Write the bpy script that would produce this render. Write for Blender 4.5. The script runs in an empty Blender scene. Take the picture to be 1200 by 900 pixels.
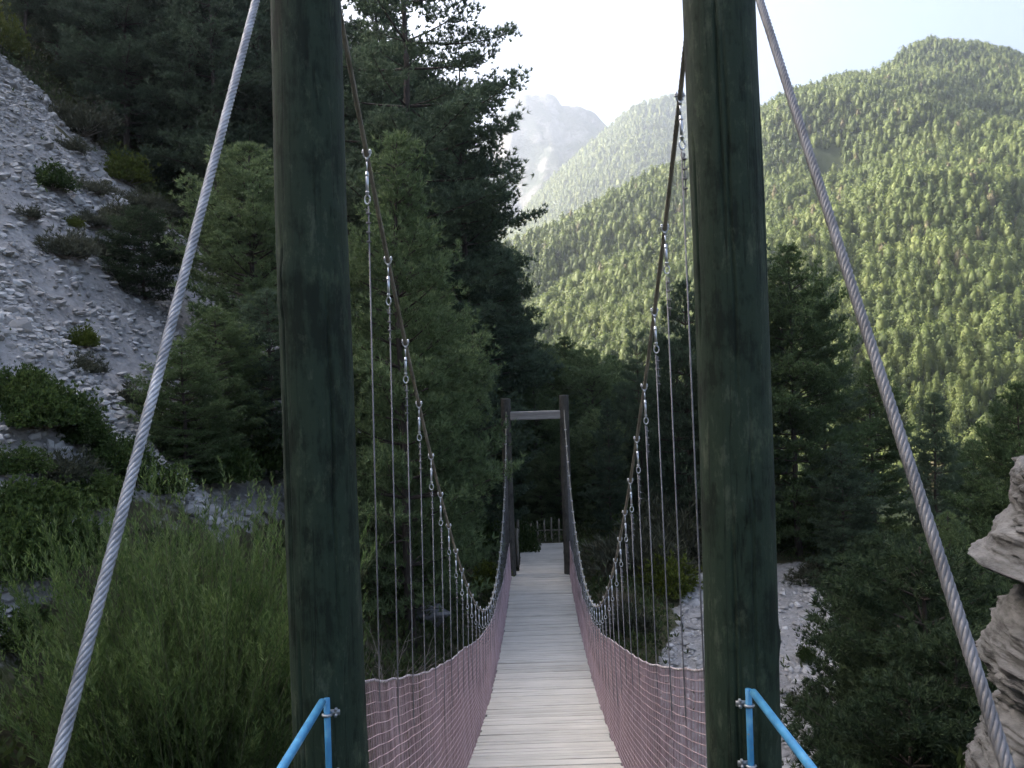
import bpy, math, random
import numpy as np
from mathutils import Matrix, Vector

random.seed(5)
R0 = np.random.default_rng(11)
SC = bpy.context.scene
COL = SC.collection

# ------------------------------------------------------------------ camera model (measured from the photograph)
F = 950.0                       # focal length in photo pixels (1200 wide)
ROLL = math.radians(1.9)
cr, sr = math.cos(ROLL), math.sin(ROLL)

def ray(px, py):
    x, y = px - 600.0, 450.0 - py
    return (x*cr + y*sr)/F, (-x*sr + y*cr)/F

def at(px, py, d):
    u, v = ray(px, py)
    return np.array((u*d, d, v*d))

# ------------------------------------------------------------------ numpy noise
def _h(ix, iy, iz):
    h = (ix.astype(np.int64)*374761393 + iy.astype(np.int64)*668265263 + iz.astype(np.int64)*1274126177) & 0xffffffff
    h = ((h ^ (h >> 13))*1103515245) & 0xffffffff
    h = ((h ^ (h >> 16))*2246822519) & 0xffffffff
    return ((h ^ (h >> 15)) & 0xffffff)/float(0xffffff)

def vnoise(x, y, z=0.0):
    x, y, z = np.broadcast_arrays(np.asarray(x, float), np.asarray(y, float), np.asarray(z, float))
    ix, iy, iz = np.floor(x), np.floor(y), np.floor(z)
    fx, fy, fz = x-ix, y-iy, z-iz
    fx, fy, fz = [f*f*f*(f*(f*6-15)+10) for f in (fx, fy, fz)]
    out = 0.0
    for a in (0, 1):
        for b in (0, 1):
            for c in (0, 1):
                w = (fx if a else 1-fx)*(fy if b else 1-fy)*(fz if c else 1-fz)
                out = out + w*_h(ix+a, iy+b, iz+c)
    return out

def fbm(x, y, z=0.0, o=4):
    s, a, t = 0.0, 0.5, 0.0
    for k in range(o):
        s = s + a*vnoise(np.asarray(x)*2**k + 17.3*k, np.asarray(y)*2**k + 5.1*k, np.asarray(z)*2**k + 9.7*k)
        t += a; a *= 0.5
    return s/t*2 - 1            # about -1..1

def sst(x, a, b):
    t = np.clip((np.asarray(x, float)-a)/(b-a), 0, 1)
    return t*t*(3-2*t)

def smax(a, b, k=0.8):
    h = np.clip(k-np.abs(a-b), 0, None)/k
    return np.maximum(a, b) + h*h*k*0.25

# ------------------------------------------------------------------ mesh builder
class MB:
    def __init__(s): s.V, s.T, s.Q, s.tm, s.qm, s.n = [], [], [], [], [], 0
    def add(s, v, tris=None, quads=None, m=0):
        v = np.asarray(v, float).reshape(-1, 3)
        if tris is not None and len(tris):
            t = np.asarray(tris, np.int64)+s.n; s.T.append(t); s.tm.append(np.full(len(t), m))
        if quads is not None and len(quads):
            q = np.asarray(quads, np.int64)+s.n; s.Q.append(q); s.qm.append(np.full(len(q), m))
        s.V.append(v); s.n += len(v)
    def mesh(s, name, mats, smooth=True):
        v = np.concatenate(s.V)
        T = np.concatenate(s.T) if s.T else np.zeros((0, 3), np.int64)
        Q = np.concatenate(s.Q) if s.Q else np.zeros((0, 4), np.int64)
        mi = np.concatenate([np.concatenate(s.tm) if s.tm else np.zeros(0), np.concatenate(s.qm) if s.qm else np.zeros(0)])
        me = bpy.data.meshes.new(name)
        me.vertices.add(len(v)); me.vertices.foreach_set('co', v.astype(np.float32).ravel())
        lv = np.concatenate([T.ravel(), Q.ravel()]).astype(np.int32)
        me.loops.add(len(lv)); me.loops.foreach_set('vertex_index', lv)
        ls = np.concatenate([np.arange(len(T))*3, len(T)*3+np.arange(len(Q))*4]).astype(np.int32)
        me.polygons.add(len(ls)); me.polygons.foreach_set('loop_start', ls)
        me.polygons.foreach_set('material_index', mi.astype(np.int32))
        me.polygons.foreach_set('use_smooth', np.full(len(ls), smooth))
        me.update(calc_edges=True); me.validate()
        for m in (mats if isinstance(mats, (list, tuple)) else [mats]): me.materials.append(m)
        return me
    def build(s, name, mats, parent=None, smooth=True):
        o = bpy.data.objects.new(name, s.mesh(name, mats, smooth)); COL.objects.link(o)
        if parent is not None: o.parent = parent
        return o

def attr(me, name, vals):
    a = me.attributes.new(name, 'FLOAT', 'POINT'); a.data.foreach_set('value', np.asarray(vals, np.float32))

def tube(mb, pts, r, sides=6, m=0, cap=True):
    p = np.asarray(pts, float); n = len(p)
    r = np.full(n, r) if np.isscalar(r) else np.asarray(r, float)
    d = np.gradient(p, axis=0); d /= np.linalg.norm(d, axis=1, keepdims=True)+1e-12
    ref = np.array((0., 0, 1)) if abs(d[0, 2]) < .9 else np.array((1., 0, 0))
    u = np.zeros_like(p); a = np.cross(d[0], ref); u[0] = a/np.linalg.norm(a)
    for i in range(1, n):
        a = u[i-1]-d[i]*np.dot(u[i-1], d[i]); u[i] = a/(np.linalg.norm(a)+1e-12)
    w = np.cross(d, u)
    th = np.arange(sides)*2*math.pi/sides
    v = p[:, None]+(u[:, None]*np.cos(th)[None, :, None]+w[:, None]*np.sin(th)[None, :, None])*r[:, None, None]
    i = np.arange(n-1)[:, None]*sides; j = np.arange(sides)[None]; k = (j+1) % sides
    q = np.stack([i+j, i+k, i+sides+k, i+sides+j], -1).reshape(-1, 4)
    v = v.reshape(-1, 3)
    if cap:
        v = np.concatenate([v, p[:1], p[-1:]]); c0 = n*sides
        j = np.arange(sides); k = (j+1) % sides
        t = np.concatenate([np.stack([k, j, np.full(sides, c0)], -1), np.stack([(n-1)*sides+j, (n-1)*sides+k, np.full(sides, c0+1)], -1)])
        mb.add(v, t, q, m)
    else: mb.add(v, None, q, m)

BOXQ = [(0, 3, 2, 1), (4, 5, 6, 7), (0, 1, 5, 4), (1, 2, 6, 5), (2, 3, 7, 6), (3, 0, 4, 7)]
def box(mb, c, s, m=0, M=None):
    c, s = np.asarray(c, float), np.asarray(s, float)/2
    v = np.array([(-1, -1, -1), (1, -1, -1), (1, 1, -1), (-1, 1, -1), (-1, -1, 1), (1, -1, 1), (1, 1, 1), (-1, 1, 1)])*s
    if M is not None: v = v @ np.asarray(M).T
    mb.add(v+c, None, BOXQ, m)

def bevel_box(mb, c, s, b, m=0, M=None):
    """box with chamfered long edges, long axis x"""
    c = np.asarray(c, float); hx, hy, hz = np.asarray(s, float)/2
    sec = [(-hy+b, -hz), (hy-b, -hz), (hy, -hz+b), (hy, hz-b), (hy-b, hz), (-hy+b, hz), (-hy, hz-b), (-hy, -hz+b)]
    v = np.array([(-hx, y, z) for y, z in sec]+[(hx, y, z) for y, z in sec]+[(-hx, 0, 0), (hx, 0, 0)])
    if M is not None: v = v @ np.asarray(M).T
    q = [(j, (j+1) % 8, 8+(j+1) % 8, 8+j) for j in range(8)]
    t = [((j+1) % 8, j, 16) for j in range(8)]+[(8+j, 8+(j+1) % 8, 17) for j in range(8)]
    mb.add(v+c, t, q, m)

def tag(o, label=None, cat=None, group=None, kind=None):
    if label: o['label'] = label
    if cat: o['category'] = cat
    if group: o['group'] = group
    if kind: o['kind'] = kind
    return o

def empty(name, loc=(0, 0, 0)):
    o = bpy.data.objects.new(name, None); COL.objects.link(o); o.location = loc; o.empty_display_size = .3
    return o

def put(name, me, parent=None):
    o = bpy.data.objects.new(name, me); COL.objects.link(o)
    if parent is not None: o.parent = parent
    return o

# ------------------------------------------------------------------ materials
def nt(name):
    m = bpy.data.materials.new(name); m.use_nodes = True; t = m.node_tree; t.nodes.clear()
    return m, t

class N:
    def __init__(s, t): s.t = t
    def new(s, typ, **kw):
        n = s.t.nodes.new(typ)
        for k, v in kw.items():
            if k in n.inputs.keys(): n.inputs[k].default_value = v
            else: setattr(n, k, v)
        return n
    def link(s, a, b): s.t.links.new(a, b)

def ramp(g, stops):
    r = g.new('ShaderNodeValToRGB'); e = r.color_ramp.elements
    while len(e) < len(stops): e.new(.5)
    for el, (p, c) in zip(e, stops): el.position = p; el.color = (*c, 1)
    return r

def noise_mat(name, stops, scale=4, stretch=(1, 1, 1), rough=.8, bump=.3, bscale=None, detail=6, metal=0, dist=.02, island=0, spec=.3):
    m, t = nt(name); g = N(t)
    tc = g.new('ShaderNodeTexCoord'); mp = g.new('ShaderNodeMapping', Scale=stretch)
    g.link(tc.outputs['Object'], mp.inputs['Vector'])
    no = g.new('ShaderNodeTexNoise', Scale=scale, Detail=detail, Roughness=.65); g.link(mp.outputs[0], no.inputs['Vector'])
    fac = no.outputs['Fac']
    if island:
        ge = g.new('ShaderNodeNewGeometry')
        a = g.new('ShaderNodeMath', operation='MULTIPLY_ADD'); g.link(ge.outputs['Random Per Island'], a.inputs[0]); a.inputs[1].default_value = island; a.inputs[2].default_value = -island/2
        b = g.new('ShaderNodeMath', operation='ADD'); g.link(a.outputs[0], b.inputs[0]); g.link(fac, b.inputs[1]); fac = b.outputs[0]
    rp = ramp(g, stops); g.link(fac, rp.inputs['Fac'])
    bs = g.new('ShaderNodeBsdfPrincipled', Roughness=rough, Metallic=metal)
    bs.inputs['Specular IOR Level'].default_value = spec
    g.link(rp.outputs[0], bs.inputs['Base Color'])
    if bump:
        n2 = g.new('ShaderNodeTexNoise', Scale=bscale or scale*4, Detail=8, Roughness=.7); g.link(mp.outputs[0], n2.inputs['Vector'])
        bp = g.new('ShaderNodeBump', Strength=bump, Distance=dist); g.link(n2.outputs['Fac'], bp.inputs['Height']); g.link(bp.outputs[0], bs.inputs['Normal'])
    o = g.new('ShaderNodeOutputMaterial'); g.link(bs.outputs[0], o.inputs['Surface'])
    return m

def leaf_mat(name, c_dark, c_mid, c_lite, transl=.3, nscale=.35, obj_var=.35):
    m, t = nt(name); g = N(t)
    ge = g.new('ShaderNodeNewGeometry'); tc = g.new('ShaderNodeTexCoord')
    no = g.new('ShaderNodeTexNoise', Scale=nscale, Detail=3); g.link(tc.outputs['Object'], no.inputs['Vector'])
    oi = g.new('ShaderNodeObjectInfo')
    a = g.new('ShaderNodeMath', operation='MULTIPLY_ADD'); g.link(ge.outputs['Random Per Island'], a.inputs[0]); a.inputs[1].default_value = .5; g.link(no.outputs['Fac'], a.inputs[2])
    b = g.new('ShaderNodeMath', operation='MULTIPLY_ADD'); g.link(oi.outputs['Random'], b.inputs[0]); b.inputs[1].default_value = obj_var; g.link(a.outputs[0], b.inputs[2])
    c = g.new('ShaderNodeMath', operation='SUBTRACT'); g.link(b.outputs[0], c.inputs[0]); c.inputs[1].default_value = .25+obj_var/2
    rp = ramp(g, [(.15, c_dark), (.5, c_mid), (.9, c_lite)]); g.link(c.outputs[0], rp.inputs['Fac'])
    d = g.new('ShaderNodeBsdfPrincipled', Roughness=.6); d.inputs['Specular IOR Level'].default_value = .25
    g.link(rp.outputs[0], d.inputs['Base Color'])
    tr = g.new('ShaderNodeBsdfTranslucent'); g.link(rp.outputs[0], tr.inputs['Color'])
    mx = g.new('ShaderNodeMixShader'); mx.inputs[0].default_value = transl
    g.link(d.outputs[0], mx.inputs[1]); g.link(tr.outputs[0], mx.inputs[2])
    o = g.new('ShaderNodeOutputMaterial'); g.link(mx.outputs[0], o.inputs['Surface'])
    return m

M = {}
M['dark_pine'] = leaf_mat('dark_pine_needles', (.05, .078, .048), (.096, .138, .082), (.15, .192, .115), transl=.5)
M['pine'] = leaf_mat('pine_needles', (.05, .082, .034), (.10, .148, .062), (.155, .20, .085), transl=.46)
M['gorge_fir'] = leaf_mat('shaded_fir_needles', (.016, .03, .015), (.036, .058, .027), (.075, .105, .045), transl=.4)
M['lite_pine'] = leaf_mat('young_pine_needles', (.075, .112, .05), (.15, .205, .092), (.22, .275, .13), transl=.5)
M['far_pine'] = leaf_mat('sunlit_pine_crowns', (.062, .088, .026), (.105, .138, .040), (.165, .19, .06), transl=.42, nscale=.045, obj_var=.35)
M['far_brown'] = leaf_mat('browned_pine_crowns', (.07, .062, .03), (.115, .10, .05), (.16, .14, .07), nscale=.06)
M['willow'] = leaf_mat('willow_leaves', (.045, .082, .024), (.098, .148, .044), (.18, .23, .10), transl=.42, nscale=1.2, obj_var=0)
M['olive'] = leaf_mat('olive_shrub_leaves', (.05, .055, .032), (.085, .09, .058), (.135, .135, .092))
M['green'] = leaf_mat('green_shrub_leaves', (.03, .055, .014), (.06, .095, .024), (.1, .14, .04))
M['yellow'] = leaf_mat('yellow_green_leaves', (.06, .085, .012), (.10, .125, .018), (.15, .16, .03))
M['dry'] = leaf_mat('dry_grass', (.07, .06, .04), (.14, .12, .08), (.22, .19, .13))
M['under'] = leaf_mat('undergrowth_leaves', (.028, .045, .014), (.058, .082, .026), (.10, .125, .04), nscale=.5, obj_var=0)
M['bark'] = noise_mat('pine_bark', [(.3, (.03, .024, .02)), (.55, (.075, .06, .05)), (.75, (.13, .105, .09))], 6, (1, 1, .25), .9, .6)
M['twig'] = noise_mat('dry_twigs', [(.3, (.12, .10, .08)), (.7, (.24, .21, .18))], 8, rough=.9)

M['stem'] = noise_mat('green_stems', [(.3, (.06, .075, .03)), (.7, (.13, .14, .07))], 8, rough=.9)

def pole_mat(name, dark, mid, lite, crack=True):
    m, t = nt(name); g = N(t)
    tc = g.new('ShaderNodeTexCoord'); mp = g.new('ShaderNodeMapping', Scale=(1, 1, .22)); g.link(tc.outputs['Object'], mp.inputs['Vector'])
    n1 = g.new('ShaderNodeTexNoise', Scale=17, Detail=8, Roughness=.7); g.link(mp.outputs[0], n1.inputs['Vector'])
    n2 = g.new('ShaderNodeTexNoise', Scale=3.4, Detail=7, Roughness=.68); g.link(tc.outputs['Object'], n2.inputs['Vector'])
    ad = g.new('ShaderNodeMath', operation='MULTIPLY_ADD'); g.link(n2.outputs['Fac'], ad.inputs[0]); ad.inputs[1].default_value = .9; g.link(n1.outputs['Fac'], ad.inputs[2])
    sb = g.new('ShaderNodeMath', operation='SUBTRACT'); g.link(ad.outputs[0], sb.inputs[0]); sb.inputs[1].default_value = .45
    rp = ramp(g, [(.38, dark), (.50, mid), (.60, mid), (.74, lite)]); g.link(sb.outputs[0], rp.inputs['Fac'])
    # pale scuffs and algae
    mp3 = g.new('ShaderNodeMapping', Scale=(1, 1, .5)); g.link(tc.outputs['Object'], mp3.inputs['Vector'])
    n3 = g.new('ShaderNodeTexNoise', Scale=8, Detail=9, Roughness=.75); g.link(mp3.outputs[0], n3.inputs['Vector'])
    r3 = ramp(g, [(.56, (0, 0, 0)), (.70, (.65, .65, .65))]); g.link(n3.outputs['Fac'], r3.inputs['Fac'])
    mx = g.new('ShaderNodeMixRGB'); g.link(r3.outputs[0], mx.inputs[0]); g.link(rp.outputs[0], mx.inputs[1]); mx.inputs[2].default_value = (lite[0]*1.25, lite[1]*1.3, lite[2]*1.15, 1)
    # drying cracks: thin dark vertical lines
    mp4 = g.new('ShaderNodeMapping', Scale=(1, 1, .018)); g.link(tc.outputs['Object'], mp4.inputs['Vector'])
    n4 = g.new('ShaderNodeTexNoise', Scale=17, Detail=3, Roughness=.5); g.link(mp4.outputs[0], n4.inputs['Vector'])
    r4 = ramp(g, [(.49, (1, 1, 1)), (.5, (.2, .2, .2)), (.508, (1, 1, 1))]); g.link(n4.outputs['Fac'], r4.inputs['Fac'])
    ml = g.new('ShaderNodeMixRGB', blend_type='MULTIPLY'); ml.inputs[0].default_value = .75 if crack else .3
    g.link(mx.outputs[0], ml.inputs[1]); g.link(r4.outputs[0], ml.inputs[2])
    bs = g.new('ShaderNodeBsdfPrincipled', Roughness=.75); bs.inputs['Specular IOR Level'].default_value = .25
    g.link(ml.outputs[0], bs.inputs['Base Color'])
    sm = g.new('ShaderNodeMath', operation='MULTIPLY'); g.link(r4.outputs[0], sm.inputs[0]); g.link(n1.outputs['Fac'], sm.inputs[1])
    bp = g.new('ShaderNodeBump', Strength=.6, Distance=.012); g.link(sm.outputs[0], bp.inputs['Height']); g.link(bp.outputs[0], bs.inputs['Normal'])
    o = g.new('ShaderNodeOutputMaterial'); g.link(bs.outputs[0], o.inputs['Surface'])
    return m
M['pole'] = pole_mat('green_treated_pole', (.009, .0155, .009), (.022, .037, .022), (.066, .08, .054))
M['far_pole'] = pole_mat('brown_treated_pole', (.035, .032, .027), (.065, .060, .050), (.105, .095, .08))
M['beam'] = noise_mat('weathered_beam', [(.3, (.16, .14, .12)), (.6, (.27, .25, .23)), (.8, (.36, .34, .31))], 3, (.3, 4, 4), .85, .4)
M['picket'] = noise_mat('weathered_picket', [(.3, (.13, .115, .09)), (.7, (.26, .23, .19))], 5, (3, 3, .4), .85, .4)

def plank_mat():
    m, t = nt('weathered_planks'); g = N(t)
    tc = g.new('ShaderNodeTexCoord'); ge = g.new('ShaderNodeNewGeometry')
    mp = g.new('ShaderNodeMapping', Scale=(.7, 14, 6)); g.link(tc.outputs['Object'], mp.inputs['Vector'])
    n1 = g.new('ShaderNodeTexNoise', Scale=4, Detail=8, Roughness=.7); g.link(mp.outputs[0], n1.inputs['Vector'])
    n2 = g.new('ShaderNodeTexNoise', Scale=1.6, Detail=5, Roughness=.6); g.link(tc.outputs['Object'], n2.inputs['Vector'])
    a = g.new('ShaderNodeMath', operation='MULTIPLY_ADD'); g.link(ge.outputs['Random Per Island'], a.inputs[0]); a.inputs[1].default_value = .26; g.link(n1.outputs['Fac'], a.inputs[2])
    b = g.new('ShaderNodeMath', operation='MULTIPLY_ADD'); g.link(n2.outputs['Fac'], b.inputs[0]); b.inputs[1].default_value = .5; g.link(a.outputs[0], b.inputs[2])
    c = g.new('ShaderNodeMath', operation='SUBTRACT'); g.link(b.outputs[0], c.inputs[0]); c.inputs[1].default_value = .36
    rp = ramp(g, [(.1, (.25, .232, .195)), (.45, (.44, .412, .36)), (.6, (.50, .468, .41)), (.9, (.62, .58, .515))]); g.link(c.outputs[0], rp.inputs['Fac'])
    # nail rows near both edges come out as geometry; fine grain as bump
    bs = g.new('ShaderNodeBsdfPrincipled', Roughness=.85); bs.inputs['Specular IOR Level'].default_value = .2
    g.link(rp.outputs[0], bs.inputs['Base Color'])
    bp = g.new('ShaderNodeBump', Strength=.35, Distance=.006); g.link(n1.outputs['Fac'], bp.inputs['Height']); g.link(bp.outputs[0], bs.inputs['Normal'])
    o = g.new('ShaderNodeOutputMaterial'); g.link(bs.outputs[0], o.inputs['Surface'])
    return m
M['plank'] = plank_mat()
M['steel'] = noise_mat('galvanised_steel', [(.3, (.30, .31, .32)), (.7, (.48, .49, .50))], 20, rough=.42, bump=.1, metal=.75)
M['bright_steel'] = noise_mat('bright_zinc_steel', [(.3, (.42, .43, .46)), (.7, (.62, .64, .67))], 30, rough=.3, bump=0, metal=.85)
M['strand'] = noise_mat('galvanised_strand', [(.35, (.20, .205, .22)), (.55, (.33, .335, .35)), (.75, (.50, .51, .53))], 12, rough=.5, bump=.1, metal=.45)
M['dull_strand'] = noise_mat('weathered_strand', [(.3, (.12, .115, .115)), (.6, (.22, .215, .22)), (.8, (.29, .285, .29))], 10, rough=.55, bump=.1, metal=.45)
M['rusty'] = noise_mat('greased_cable', [(.3, (.15, .135, .105)), (.6, (.28, .26, .215)), (.8, (.38, .36, .32))], 5, rough=.6, bump=.2, metal=.3)
M['netv'] = noise_mat('brown_pink_twine', [(.3, (.31, .215, .215)), (.7, (.48, .355, .36))], 9, rough=.9, bump=0, island=.6)
M['neth'] = noise_mat('pale_pink_twine', [(.3, (.40, .28, .28)), (.7, (.58, .44, .45))], 9, rough=.9, bump=0)
M['rope'] = noise_mat('net_edge_rope', [(.35, (.14, .10, .10)), (.5, (.35, .29, .29)), (.65, (.62, .60, .60))], 40, rough=.9, bump=.2)
def paint_mat():
    m, t = nt('worn_blue_paint'); g = N(t); tc = g.new('ShaderNodeTexCoord')
    n1 = g.new('ShaderNodeTexNoise', Scale=14, Detail=6); g.link(tc.outputs['Object'], n1.inputs['Vector'])
    n2 = g.new('ShaderNodeTexNoise', Scale=75, Detail=5, Roughness=.7); g.link(tc.outputs['Object'], n2.inputs['Vector'])
    r1 = ramp(g, [(.35, (.045, .21, .40)), (.55, (.06, .27, .48)), (.75, (.13, .36, .54))]); g.link(n1.outputs['Fac'], r1.inputs['Fac'])
    r2 = ramp(g, [(.62, (0, 0, 0)), (.66, (1, 1, 1))]); g.link(n2.outputs['Fac'], r2.inputs['Fac'])
    mx = g.new('ShaderNodeMixRGB'); g.link(r2.outputs[0], mx.inputs[0]); g.link(r1.outputs[0], mx.inputs[1]); mx.inputs[2].default_value = (.20, .22, .21, 1)
    bs = g.new('ShaderNodeBsdfPrincipled', Roughness=.5); g.link(mx.outputs[0], bs.inputs['Base Color'])
    bp = g.new('ShaderNodeBump', Strength=.3, Distance=.002, invert=True); g.link(r2.outputs[0], bp.inputs['Height']); g.link(bp.outputs[0], bs.inputs['Normal'])
    o = g.new('ShaderNodeOutputMaterial'); g.link(bs.outputs[0], o.inputs['Surface'])
    return m
M['blue'] = paint_mat()

def rock_mat():
    m, t = nt('layered_limestone'); g = N(t)
    tc = g.new('ShaderNodeTexCoord'); mp = g.new('ShaderNodeMapping', Scale=(1, 1, 5)); mp.inputs['Rotation'].default_value = (.12, .22, 0); g.link(tc.outputs['Object'], mp.inputs['Vector'])
    n1 = g.new('ShaderNodeTexNoise', Scale=2.2, Detail=10, Roughness=.7); g.link(mp.outputs[0], n1.inputs['Vector'])
    n2 = g.new('ShaderNodeTexNoise', Scale=2.0, Detail=6, Roughness=.6); g.link(tc.outputs['Object'], n2.inputs['Vector'])
    a = g.new('ShaderNodeMath', operation='MULTIPLY_ADD'); g.link(n2.outputs['Fac'], a.inputs[0]); a.inputs[1].default_value = .6; g.link(n1.outputs['Fac'], a.inputs[2])
    b = g.new('ShaderNodeMath', operation='SUBTRACT'); g.link(a.outputs[0], b.inputs[0]); b.inputs[1].default_value = .3
    rp = ramp(g, [(.3, (.05, .048, .045)), (.44, (.12, .117, .112)), (.58, (.18, .175, .17)), (.75, (.25, .245, .238))]); g.link(b.outputs[0], rp.inputs['Fac'])
    bs = g.new('ShaderNodeBsdfPrincipled', Roughness=.9); bs.inputs['Specular IOR Level'].default_value = .15; g.link(rp.outputs[0], bs.inputs['Base Color'])
    bp = g.new('ShaderNodeBump', Strength=.8, Distance=.06); g.link(n1.outputs['Fac'], bp.inputs['Height']); g.link(bp.outputs[0], bs.inputs['Normal'])
    o = g.new('ShaderNodeOutputMaterial'); g.link(bs.outputs[0], o.inputs['Surface'])
    return m
M['rock'] = rock_mat()
M['stone'] = noise_mat('scree_stone', [(.25, (.25, .24, .226)), (.55, (.36, .35, .336)), (.8, (.48, .468, .455))], 3, rough=.9, bump=.4, island=.5)

def ground_mat():
    m, t = nt('hillside_ground'); g = N(t)
    tc = g.new('ShaderNodeTexCoord'); at_ = g.new('ShaderNodeAttribute', attribute_name='scree')
    n0 = g.new('ShaderNodeTexNoise', Scale=.9, Detail=9, Roughness=.7); g.link(tc.outputs['Object'], n0.inputs['Vector'])
    a = g.new('ShaderNodeMath', operation='MULTIPLY_ADD'); g.link(n0.outputs['Fac'], a.inputs[0]); a.inputs[1].default_value = 1.1; g.link(at_.outputs['Fac'], a.inputs[2])
    fr = ramp(g, [(.9, (0, 0, 0)), (1.0, (1, 1, 1))])
    s = g.new('ShaderNodeMath', operation='SUBTRACT'); g.link(a.outputs[0], s.inputs[0]); s.inputs[1].default_value = .1
    g.link(s.outputs[0], fr.inputs['Fac'])
    n1 = g.new('ShaderNodeTexNoise', Scale=1.3, Detail=8, Roughness=.7); g.link(tc.outputs['Object'], n1.inputs['Vector'])
    soil = ramp(g, [(.3, (.035, .042, .018)), (.5, (.085, .078, .048)), (.6, (.07, .082, .034)), (.74, (.20, .175, .145))]); g.link(n1.outputs['Fac'], soil.inputs['Fac'])
    vo = g.new('ShaderNodeTexVoronoi', Scale=5.5, Randomness=1); g.link(tc.outputs['Object'], vo.inputs['Vector'])
    n2 = g.new('ShaderNodeTexNoise', Scale=7, Detail=8, Roughness=.75); g.link(tc.outputs['Object'], n2.inputs['Vector'])
    n3 = g.new('ShaderNodeTexNoise', Scale=.35, Detail=4); g.link(tc.outputs['Object'], n3.inputs['Vector'])
    ad = g.new('ShaderNodeMath', operation='MULTIPLY_ADD'); g.link(n3.outputs['Fac'], ad.inputs[0]); ad.inputs[1].default_value = .7; g.link(n2.outputs['Fac'], ad.inputs[2])
    sb = g.new('ShaderNodeMath', operation='SUBTRACT'); g.link(ad.outputs[0], sb.inputs[0]); sb.inputs[1].default_value = .35
    grv = ramp(g, [(.28, (.20, .19, .18)), (.45, (.31, .298, .285)), (.6, (.375, .362, .35)), (.8, (.46, .447, .434))]); g.link(sb.outputs[0], grv.inputs['Fac'])
    mx = g.new('ShaderNodeMixRGB'); g.link(fr.outputs[0], mx.inputs[0]); g.link(soil.outputs[0], mx.inputs[1]); g.link(grv.outputs[0], mx.inputs[2])
    bs = g.new('ShaderNodeBsdfPrincipled', Roughness=.95); bs.inputs['Specular IOR Level'].default_value = .1; g.link(mx.outputs[0], bs.inputs['Base Color'])
    hb = g.new('ShaderNodeMath', operation='MULTIPLY_ADD'); g.link(vo.outputs['Distance'], hb.inputs[0]); hb.inputs[1].default_value = -.6; g.link(n2.outputs['Fac'], hb.inputs[2])
    bp = g.new('ShaderNodeBump', Strength=.8, Distance=.12); g.link(hb.outputs[0], bp.inputs['Height']); g.link(bp.outputs[0], bs.inputs['Normal'])
    o = g.new('ShaderNodeOutputMaterial'); g.link(bs.outputs[0], o.inputs['Surface'])
    return m
M['ground'] = ground_mat()
M['hill'] = noise_mat('wooded_hill_soil', [(.3, (.022, .032, .013)), (.6, (.036, .048, .018)), (.8, (.075, .07, .04))], .03, rough=.95, bump=.3, bscale=.2, dist=2)
M['hill2'] = noise_mat('far_hill_woods', [(.35, (.03, .045, .022)), (.55, (.055, .075, .034)), (.72, (.12, .12, .08))], .02, rough=.95, bump=.6, bscale=.12, dist=5)
def peak_mat():
    m, t = nt('rocky_peak'); g = N(t)
    tc = g.new('ShaderNodeTexCoord'); ge = g.new('ShaderNodeNewGeometry')
    n1 = g.new('ShaderNodeTexNoise', Scale=.012, Detail=9, Roughness=.7); g.link(tc.outputs['Object'], n1.inputs['Vector'])
    rp = ramp(g, [(.44, (.03, .045, .025)), (.51, (.06, .07, .05)), (.55, (.13, .128, .12)), (.70, (.27, .265, .25))]); g.link(n1.outputs['Fac'], rp.inputs['Fac'])
    bs = g.new('ShaderNodeBsdfPrincipled', Roughness=.95); g.link(rp.outputs[0], bs.inputs['Base Color'])
    bp = g.new('ShaderNodeBump', Strength=1.0, Distance=45); g.link(n1.outputs['Fac'], bp.inputs['Height']); g.link(bp.outputs[0], bs.inputs['Normal'])
    o = g.new('ShaderNodeOutputMaterial'); g.link(bs.outputs[0], o.inputs['Surface'])
    return m
M['peak'] = peak_mat()

# ------------------------------------------------------------------ terrain
def H0(x, y):
    x, y = np.broadcast_arrays(np.asarray(x, float), np.asarray(y, float))
    xe = np.maximum(x, -200-x)                                   # ridge of the left hill at x = -100
    yc = np.minimum(y, 60)
    zL = .3-1.03*(xe+8.9)+.12*(yc-14)
    zL = zL-.8*np.maximum(0, y-170)-.8*np.maximum(0, -60-y)
    zF = np.interp(y, [2, 9, 11, 13, 16, 20, 24, 26, 28.5, 32, 50, 70, 120, 200], [-11, -11, -10.4, -9.7, -8.4, -7.3, -6.6, -6.3, -6.02, -5.9, -6.6, -12, -30, -38])
    zF = zF-.28*np.maximum(0, x-13)-.55*sst(x, 3, 9)*sst(y, 12, 16)*(1-sst(y, 24, 30))
    ye = y-2.2*np.exp(-((x-5.0)**2+(y-5.4)**2)/1.7**2)-1.2*sst(x, 4.6, 6)
    zN = np.interp(ye, [-40, -3, 1, 3.2, 4.4, 10, 14], [-1.9, -1.75, -1.75, -2.85, -2.98, -9.5, -14])-.95*np.maximum(0, -2.3-x)-.45*np.maximum(0, x-8)
    z = smax(smax(zL, zF, 1.2), zN, .6)
    return np.maximum(z, -38)

def H(x, y):
    z = H0(x, y)
    r = np.hypot(x, y)
    a = np.clip(r/40, .15, 1.5)
    left = sst(-np.asarray(x), 3.5, 7)
    z = z+fbm(np.asarray(x)*.12, np.asarray(y)*.12, 1.0, 3)*a*.8*sst(r, 9, 16)*(.35+.65*left)
    z = z+fbm(np.asarray(x)*.55, np.asarray(y)*.55, 5.0, 4)*.22*sst(r, 6, 10)
    return z

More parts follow.
